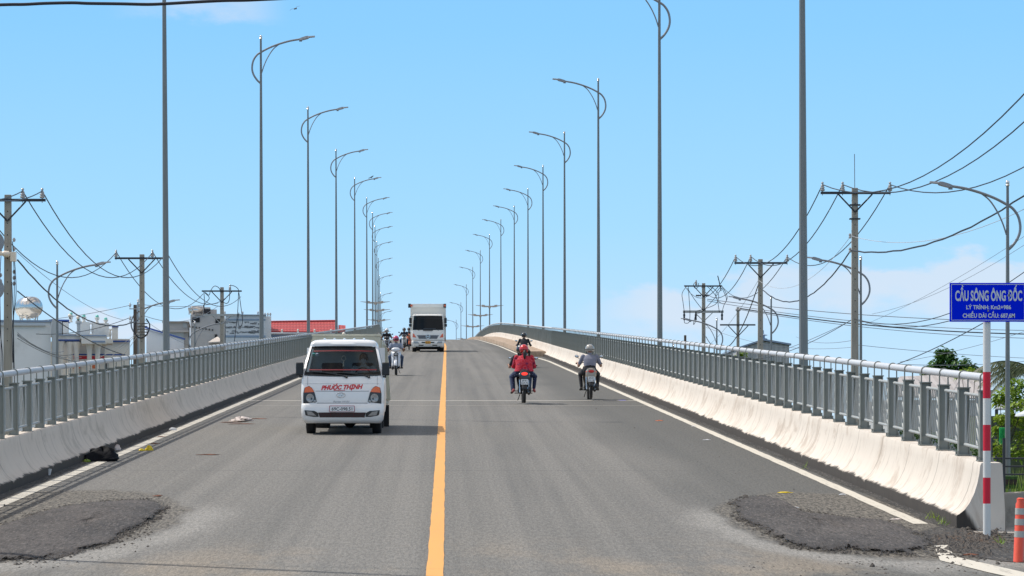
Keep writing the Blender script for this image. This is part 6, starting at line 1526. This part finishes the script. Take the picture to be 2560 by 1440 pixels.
tag(tn.build('green_fringe', mat('green_tinsel', (.03, .42, .13), .4, 0, .3, 20)), 'bright green fringe hanging among the shrubs at the right edge', 'hanging fringe')
ml = MB(); ml.b2(-.02, .02, -.02, .02, 0, 0); 
# ------------------------------------------------------------------ plants
def leaf(m, p, L, w, rnd, droop=.3, az=None, el=None):
    az = rnd.uniform(0, 2*PI) if az is None else az; el = rnd.uniform(-.5, .7) if el is None else el
    d = Vector((math.cos(az)*math.cos(el), math.sin(az)*math.cos(el), math.sin(el))); s = d.cross(Vector((0, 0, 1))); s = s.normalized() if s.length > 1e-3 else Vector((1, 0, 0))
    s = (s+Vector((0, 0, rnd.uniform(-.5, .5)))).normalized(); mid = p+d*L*.5+Vector((0, 0, -.02*L)); tip = p+d*L+Vector((0, 0, -droop*L))
    m.add([p, mid+s*w/2, tip, mid-s*w/2], [(0, 1, 2), (0, 2, 3)])
def crown(clumps, n, L, seed, m=None):
    rnd = random.Random(seed); m = m or MB()
    for c, r in clumps:
        for i in range(n):
            v = Vector((rnd.gauss(0, 1), rnd.gauss(0, 1), rnd.gauss(0, 1))).normalized()*(rnd.random()**.45)
            p = Vector(c)+Vector((v.x*r[0], v.y*r[1], v.z*r[2])); l = L*rnd.uniform(.6, 1.2)
            leaf(m, p, l, l*.55, rnd, .35, math.atan2(v.y, v.x)+rnd.uniform(-1, 1), rnd.uniform(-.6, .7))
    return m
def tree(name, base, h, clumps, n, L, material, seed, label, cat='tree', trunk=.10):
    r = thing(name, base, label, cat); t = MB(); rnd = random.Random(seed)
    t.tube(spline([(0, 0, -.2), (.04*h*.3, 0, h*.3), (0, .05, h*.62), (.05, 0, h*.85)], 4), [trunk*(1-.75*i/12) for i in range(13)], 8)
    for c, rr in clumps: c = Vector(c); t.tube(spline([(0, 0, h*.35+.2*rnd.random()), c*.55+Vector((0, 0, h*.15)), c], 3), [trunk*.5*(1-.8*i/6) for i in range(7)], 6)
    t.build('trunk', M['bark'], r)
    crown(clumps, n, L, seed).build('crown', material, r, smooth=False); return r
def at(base, pts, d):
    k = d/F; return [((Vector(P(px, py, d))-Vector(base)+Vector((0, dy, 0))), (rx*k, rx*k*.9, rz*k)) for px, py, rx, rz, dy in pts]
D = 108; B = P(2372, 1190, D)
tree('leafy_tree', B, 4.6, at(B, [(2366, 895, 20, 26, 0), (2345, 915, 22, 18, .2), (2392, 912, 26, 22, -.2), (2420, 918, 20, 18, .1), (2328, 930, 20, 13, 0), (2375, 935, 40, 18, .2), (2356, 884, 12, 16, 0), (2412, 935, 30, 14, 0), (2440, 932, 14, 14, 0)], D), 150, .27, M['leaf_dark'], 11, 'dark green leafy tree rising above the right railing end')
D = 96; B = P(2425, 1190, D)
tree('small_tree', B, 3.2, at(B, [(2420, 930, 22, 12, 0), (2440, 938, 22, 12, .2), (2405, 938, 18, 8, 0)], D), 150, .16, M['leaf_yellow'], 12, 'lighter green low tree in front of the dark leafy tree', trunk=.06)
D = 72; B = P(2510, 1245, D)
tree('shrub_tree', B, 2.6, at(B, [(2520, 985, 30, 20, 0), (2548, 965, 24, 22, .2), (2500, 1000, 18, 18, 0), (2560, 1000, 30, 24, 0), (2510, 1045, 24, 16, -.2), (2540, 1050, 30, 18, .3), (2498, 1075, 20, 14, 0), (2570, 1090, 30, 20, 0), (2590, 1040, 30, 40, 0), (2535, 1015, 34, 18, -.4), (2490, 1120, 22, 26, -.3), (2540, 1130, 30, 22, -.4)], D), 170, .16, M['leaf_yellow'], 13, 'yellow green broadleaf shrub right of the striped sign post', 'shrub', .05)
D = 80; B = P(2560, 1230, D)
tree('dark_bush', B, 2.2, at(B, [(2480, 1100, 18, 30, 0), (2540, 1110, 40, 26, 0), (2590, 1140, 40, 40, .3), (2500, 1140, 30, 24, .2), (2470, 1160, 14, 20, 0)], D), 110, .16, M['leaf_dark'], 14, 'dark bush in the shade under the yellow green shrub', 'shrub', .05)
D = 60; B = P(2400, 1262, D)
tree('green_bush', B, 1.0, at(B, [(2420, 1130, 30, 24, 0), (2380, 1110, 30, 24, .2), (2340, 1100, 30, 22, .2), (2450, 1150, 24, 26, 0), (2300, 1085, 30, 20, 0), (2250, 1070, 26, 20, 0)], D), 120, .12, M['leaf'], 15, 'green undergrowth bush seen through the foot of the right railing', 'shrub', .03)
B = P(1851, 1150, 158)
tree('small_bush', B, 5.0, at(B, [(1850, 893, 9, 8, 0), (1856, 886, 6, 5, 0), (1846, 900, 8, 6, 0)], 158), 60, .3, M['leaf_yellow'], 16, 'little green tree top behind the slim pole next to the shed', trunk=.06)
# coconut palm: feathered fronds
D = 78; cpos = P(2585, 925, D); B = Vector((cpos.x+.1, D, -.12)); pr = thing('coconut_palm', B, 'coconut palm whose drooping fronds reach in from the right edge', 'palm')
m = MB(); top = cpos-B; m.tube(spline([(0, 0, -.1), (.1, 0, top.z*.5), (top.x, 0, top.z)], 6), [.16-.05*i/12 for i in range(13)], 10); m.build('trunk', M['bark'], pr)
rnd = random.Random(21)
for i in range(13):
    if i < 5: az, el, L = PI+(-.35+.18*i), .55-.12*i, 1.9-.05*i
    else: az, el, L = rnd.uniform(-1.9, 1.9), rnd.uniform(-.1, 1.1), rnd.uniform(1.6, 2.1)
    fr = MB(); p = Vector(top); d = Vector((math.cos(az)*math.cos(el), math.sin(az)*math.cos(el)*.6, math.sin(el))); pts = [p.copy()]; N = 16
    for k in range(N): p = p+d*L/N; d = (d+Vector((0, 0, -.085))).normalized(); pts.append(p.copy())
    fr.tube(pts, [.022*(1-.8*k/N) for k in range(N+1)], 5)
    for k in range(1, N*3):
        t = k/3; a = int(t); q = pts[a].lerp(pts[min(a+1, N)], t-a); tg = (pts[min(a+1, N)]-pts[a]).normalized() if a < N else d
        s = tg.cross(Vector((0, 0, 1))).normalized(); ll = .48*math.sin(PI*min(1, (t+1.5)/(N+2)))**.7
        for sg in (-1, 1):
            dr = (s*sg*.75+tg*.55+Vector((0, 0, -.55-.3*rnd.random()))).normalized(); e = q+dr*ll; n_ = tg*.022
            fr.add([q-n_, q+n_, e], [(0, 1, 2)])
    fr.build('frond', M['palm'], pr, smooth=False)
# grass
gm = MB(); rnd = random.Random(8)
for i in range(7500):
    d = rnd.uniform(48, 72); x = rnd.uniform(7.2, 17.0)
    if 1280+F*x/d < 2380 and d < 60: x = rnd.uniform(9, 17)
    h = rnd.uniform(.12, .5)*(2.2 if d > 64 else .8); a = rnd.uniform(0, 2*PI); w = .022; p = Vector((x, d, -.13)); s = Vector((math.cos(a), math.sin(a), 0))
    t = p+Vector((rnd.gauss(0, .12), rnd.gauss(0, .12), h)); gm.add([p-s*w, p+s*w, t], [(0, 1, 2)])
tag(gm.build('grass', M['grass'], smooth=False), 'sunlit rough grass below the bridge end at the right edge', None, kind='stuff')
wd = MB()
for cx_, cy, n_ in ((2333, 1296, 26), (2360, 1310, 26), (2352, 1300, 22), (2265, 1262, 10), (2245, 1252, 8), (2500, 1358, 16), (14, 1226, 22), (2010, 1170, 6)):
    for i in range(n_):
        p = RP(cx_+rnd.gauss(0, 7), cy+rnd.gauss(0, 2.5), 0); a = rnd.uniform(0, 2*PI); s = Vector((math.cos(a), math.sin(a), 0))*.006; wd.add([p-s, p+s, p+Vector((rnd.gauss(0, .04), rnd.gauss(0, .05), rnd.uniform(.04, .12)))], [(0, 1, 2)])
tag(wd.build('weeds', M['leaf_yellow'], smooth=False), 'small weeds sprouting along the barrier foot', None, kind='stuff')

# ------------------------------------------------------------------ debris and litter
gv = MB(); rnd = random.Random(4)
def stone(m, p, r):
    m.add([p+Vector((a*r*rnd.uniform(.6, 1.2), b*r*rnd.uniform(.6, 1.2), c*r*rnd.uniform(.4, .8))) for a, b, c in ((1, 0, 0), (0, 1, 0), (-1, 0, 0), (0, -1, 0), (0, 0, 1), (0, 0, -.5))], [(0, 1, 4), (1, 2, 4), (2, 3, 4), (3, 0, 4), (1, 0, 5), (2, 1, 5), (3, 2, 5), (0, 3, 5)])
for i in range(900):
    px, py = rnd.gauss(2420, 60), rnd.gauss(1362, 17)
    if px > 2330 and 1318 < py < 1425: stone(gv, RP(px, py, .004), abs(rnd.gauss(.014, .014))+.005)
for i in range(380): stone(gv, RP(rnd.gauss(60, 70), rnd.gauss(1392, 10), .0), abs(rnd.gauss(.009, .009))+.003)
for i in range(420): q = rp(rnd.choice((5.66, 5.70, -5.68))+rnd.gauss(0, .06), rnd.uniform(30, 75), .0); stone(gv, q, abs(rnd.gauss(.008, .007))+.003)
for i in range(700):
    t = rnd.random(); stone(gv, RP(1860+t*430+rnd.gauss(0, 22), 1278+t*72+rnd.gauss(0, 17)*(1.1-abs(t-.5)), .02), abs(rnd.gauss(.007, .006))+.004)
for i in range(700): stone(gv, RP(rnd.uniform(-20, 380), 1325+rnd.gauss(0, 24), .02), abs(rnd.gauss(.007, .006))+.004)
for tab in ([(1830, 1290), (1890, 1322), (1980, 1372), (2120, 1384), (2290, 1391)], [(1822, 1260), (1868, 1241), (2000, 1278), (2110, 1296), (2230, 1308)], [(60, 1292), (180, 1264), (300, 1252), (385, 1250)], [(420, 1268), (392, 1300), (320, 1335), (262, 1366), (140, 1398)]):
    for (a, c), (e, f) in zip(tab, tab[1:]):
        for i in range(70): t = rnd.random(); stone(gv, RP(a+(e-a)*t+rnd.gauss(0, 5), c+(f-c)*t+rnd.gauss(0, 2.2), .01), abs(rnd.gauss(.008, .008))+.004)
for i in range(160): stone(gv, RP(rnd.uniform(1850, 2560), rnd.gauss(1418, 12), 0), abs(rnd.gauss(.006, .006))+.002)
for i in range(130): q = rp(rnd.uniform(3.6, 5.3), rnd.uniform(32, 80), .0); stone(gv, q, abs(rnd.gauss(.007, .006))+.002)
tag(gv.build('gravel', M['gravel'], smooth=False), 'loose black gravel and asphalt crumbs along the road edges', None, kind='stuff')
gr2 = MB()
for cx_, cy, a_, b_, n_ in ((2440, 1350, 95, 20, 420),):
    for i in range(n_):
        p = RP(rnd.gauss(cx_, a_*.5), rnd.gauss(cy, b_*.5), .002)
        if p.x < 4.2: continue
        a = rnd.uniform(0, PI); L = rnd.uniform(.03, .12); s = Vector((math.cos(a), math.sin(a), rnd.uniform(-.1, .35)))*L; w = Vector((-math.sin(a), math.cos(a), 0))*.009; gr2.add([p-w, p+w, p+s+w*.5, p+s-w*.5], [(0, 1, 2, 3)])
tag(gr2.build('litter', M['twig'], smooth=False), 'dry twigs and leaf scraps at the foot of the sign post', None, kind='stuff')
def lump(name, material, px, py, size, label, cat, seed, subs=3, jag=.35, yaw=0.0, extra=None):
    rnd = random.Random(seed); m = MB(); nu, nv = 16, 9; vs = []; k = rp(0, road_d(py)) ; p0 = RP(px, py, 0)
    for j in range(nv+1):
        for i in range(nu):
            a, b = 2*PI*i/nu, PI/2*j/nv; f = 1+jag*(math.sin(3*a+seed)*.5+math.sin(5*a+2*seed+3*b)*.35+rnd.uniform(-.35, .35)); vs.append(Vector((size[0]/2*math.cos(a)*math.cos(b)*f, size[1]/2*math.sin(a)*math.cos(b)*f, size[2]*math.sin(b)*(1+jag*.5*math.sin(4*a+seed)))))
    m.add(vs, [(j*nu+i, j*nu+(i+1) % nu, (j+1)*nu+(i+1) % nu, (j+1)*nu+i) for j in range(nv) for i in range(nu)])
    o = m.build(name, material, angle=70); o.location = p0; o.rotation_euler = (0, 0, yaw); return tag(o, label, cat)
bag = lump('rubbish_bag', M['bag'], 255, 1152, (.52, .5, .20), 'black plastic rubbish bag slumped against the left barrier', 'rubbish bag', 3, jag=.4)
kn = MB(); kn.ell((-.13, .05, .15), (.08, .06, .05), 9, 6, (.3, .4, 0)); kn.ell((-.18, 0, .06), (.11, .1, .06), 9, 6); kn.build('knot', M['bag'], bag)
lump('leaf_scrap', M['leaf_yellow'], 216, 1155, (.13, .16, .04), 'scrap of green leaves beside the black rubbish bag', 'leaf scrap', 5, jag=.5)
lump('wrapper', M['wrap_yellow'], 372, 1126, (.12, .10, .075), 'larger yellow wrapper on the left white line', 'wrapper', 6, jag=.5)
lump('wrapper', M['wrap_yellow'], 353, 1127, (.10, .08, .035), 'smaller flat yellow wrapper on the left white line', 'wrapper', 7, jag=.5)
lump('paper_scrap', M['paper'], 293, 1126, (.12, .1, .09), 'pale crumpled paper behind the black rubbish bag', 'paper scrap', 8, jag=.4)
lump('polystyrene_bowl', M['cup'], 432, 1076, (.17, .14, .06), 'white foam bowl lying on the left white line', 'bowl', 9, jag=.2)
lump('crumpled_bag', M['cup'], 30, 1221, (.11, .12, .10), 'clear crumpled bag at the left barrier foot by the edge of the picture', 'plastic bag', 10, jag=.2)
cp = MB(); cp.lathe((0, 0, 0), [(.028, 0), (.04, .10), (.038, .10), (.026, .006)], 16); o = cp.build('plastic_cup', M['cup']); o.location = RP(121, 1189, 0); o.rotation_euler = (.1, .12, 0); tag(o, 'white plastic cup standing at the left barrier foot', 'cup')
lump('crumpled_cloth', M['paper'], 603, 1053, (.42, .5, .09), 'pale crumpled cloth on rusty scraps left of the white lorry', 'cloth', 12, jag=.6)
for k, (px, py, sx, lab) in enumerate(((575, 1056, .5, 'rusty scrap left of the pale crumpled cloth'), (600, 1060, .55, 'rusty scrap in front of the pale crumpled cloth'), (642, 1047, .4, 'rusty scrap right of the pale crumpled cloth'), (522, 1137, .34, 'thin brown stick lying flat in the left lane'), (395, 1240, .10, 'flat brown carton piece on the left patch edge'), (402, 1092, .16, 'brown leaf on the left shoulder shadow'), (386, 1109, .14, 'lower brown leaf on the left shoulder shadow'))):
    lump('scrap', M['rust'], px, py, (sx, .22, .012), lab, 'scrap', 20+k, jag=.6)
for k, (px, py, sx, mt, lab) in enumerate(((1555, 1001, .22, 'sign_blue', 'blue bag scrap on the right shoulder by the road joint'), (1648, 1052, .17, 'orange', 'yellow orange stick on the right shoulder'), (1735, 1066, .10, 'cup', 'white scrap beside the right white line'), (1768, 1100, .14, 'cup', 'small white strip on the dark right shoulder'), (1985, 1270, .12, 'cup', 'white paper strip on the right asphalt patch'),
        (1960, 1232, .18, 'wrap_yellow', 'yellow straw on the dark right shoulder'), (2105, 1237, .09, 'cup', 'short white straw near the right white line'), (2238, 1299, .13, 'paper', 'pale flat stick at the right patch end'), (2425, 1388, .16, 'rust', 'tan wood splinter under the sign post'), (1972, 1349, .07, 'cup', 'tiny white tag on the right patch'), (2181, 1417, .04, 'gravel', 'black pebble at the bottom right'))):
    lump('scrap' if mt != 'gravel' else 'pebble', M[mt], px, py, (sx, .12 if mt != 'gravel' else .05, .014 if mt != 'gravel' else .03), lab, 'scrap' if mt != 'gravel' else 'pebble', 40+k, jag=.5)
for k, (x, z) in enumerate(((2370, 905),)): pass
# birds
bd = MB(); bd.ell((0, 0, 0), (.05, .12, .045), 10, 7, (.5, 0, 0)); bd.ell((0, .10, .075), .035, 9, 6); bd.tube([(0, .13, .075), (0, .165, .07)], [.012, .003], 6); bd.tube([(0, -.1, -.05), (0, -.24, -.10)], [.03, .02], 6); bd.tube([(.02, 0, -.04), (.02, 0, -.10)], .006, 5); bd.tube([(-.02, 0, -.04), (-.02, 0, -.10)], .006, 5)
o = bd.build('bird', M['bird']); o.location = P(929, 442.5, 5.95*33); o.rotation_euler = (0, 0, -1.2); tag(o, 'small dark bird perched on a left street lamp arm', 'bird')
bd = MB(); bd.ell((0, 0, 0), (.03, .09, .03), 10, 7)
for s in (-1, 1): bd.loft([[Vector((s*.02, -.04, 0)), Vector((s*.02, .05, 0)), Vector((s*.02, .0, .012))], [Vector((s*.12, -.03, .04)), Vector((s*.12, .04, .04)), Vector((s*.12, 0, .05))], [Vector((s*.26, -.05, .02)), Vector((s*.26, -.03, .02)), Vector((s*.26, -.04, .024))]])
bd.tube([(0, -.08, 0), (0, -.17, 0)], [.02, .03], 5); o = bd.build('bird', M['bird']); o.location = P(737, 22, 110); o.rotation_euler = (.1, -.45, .4); tag(o, 'bird in flight high in the blue sky', 'bird')
for nm_ in ('lp',): pass
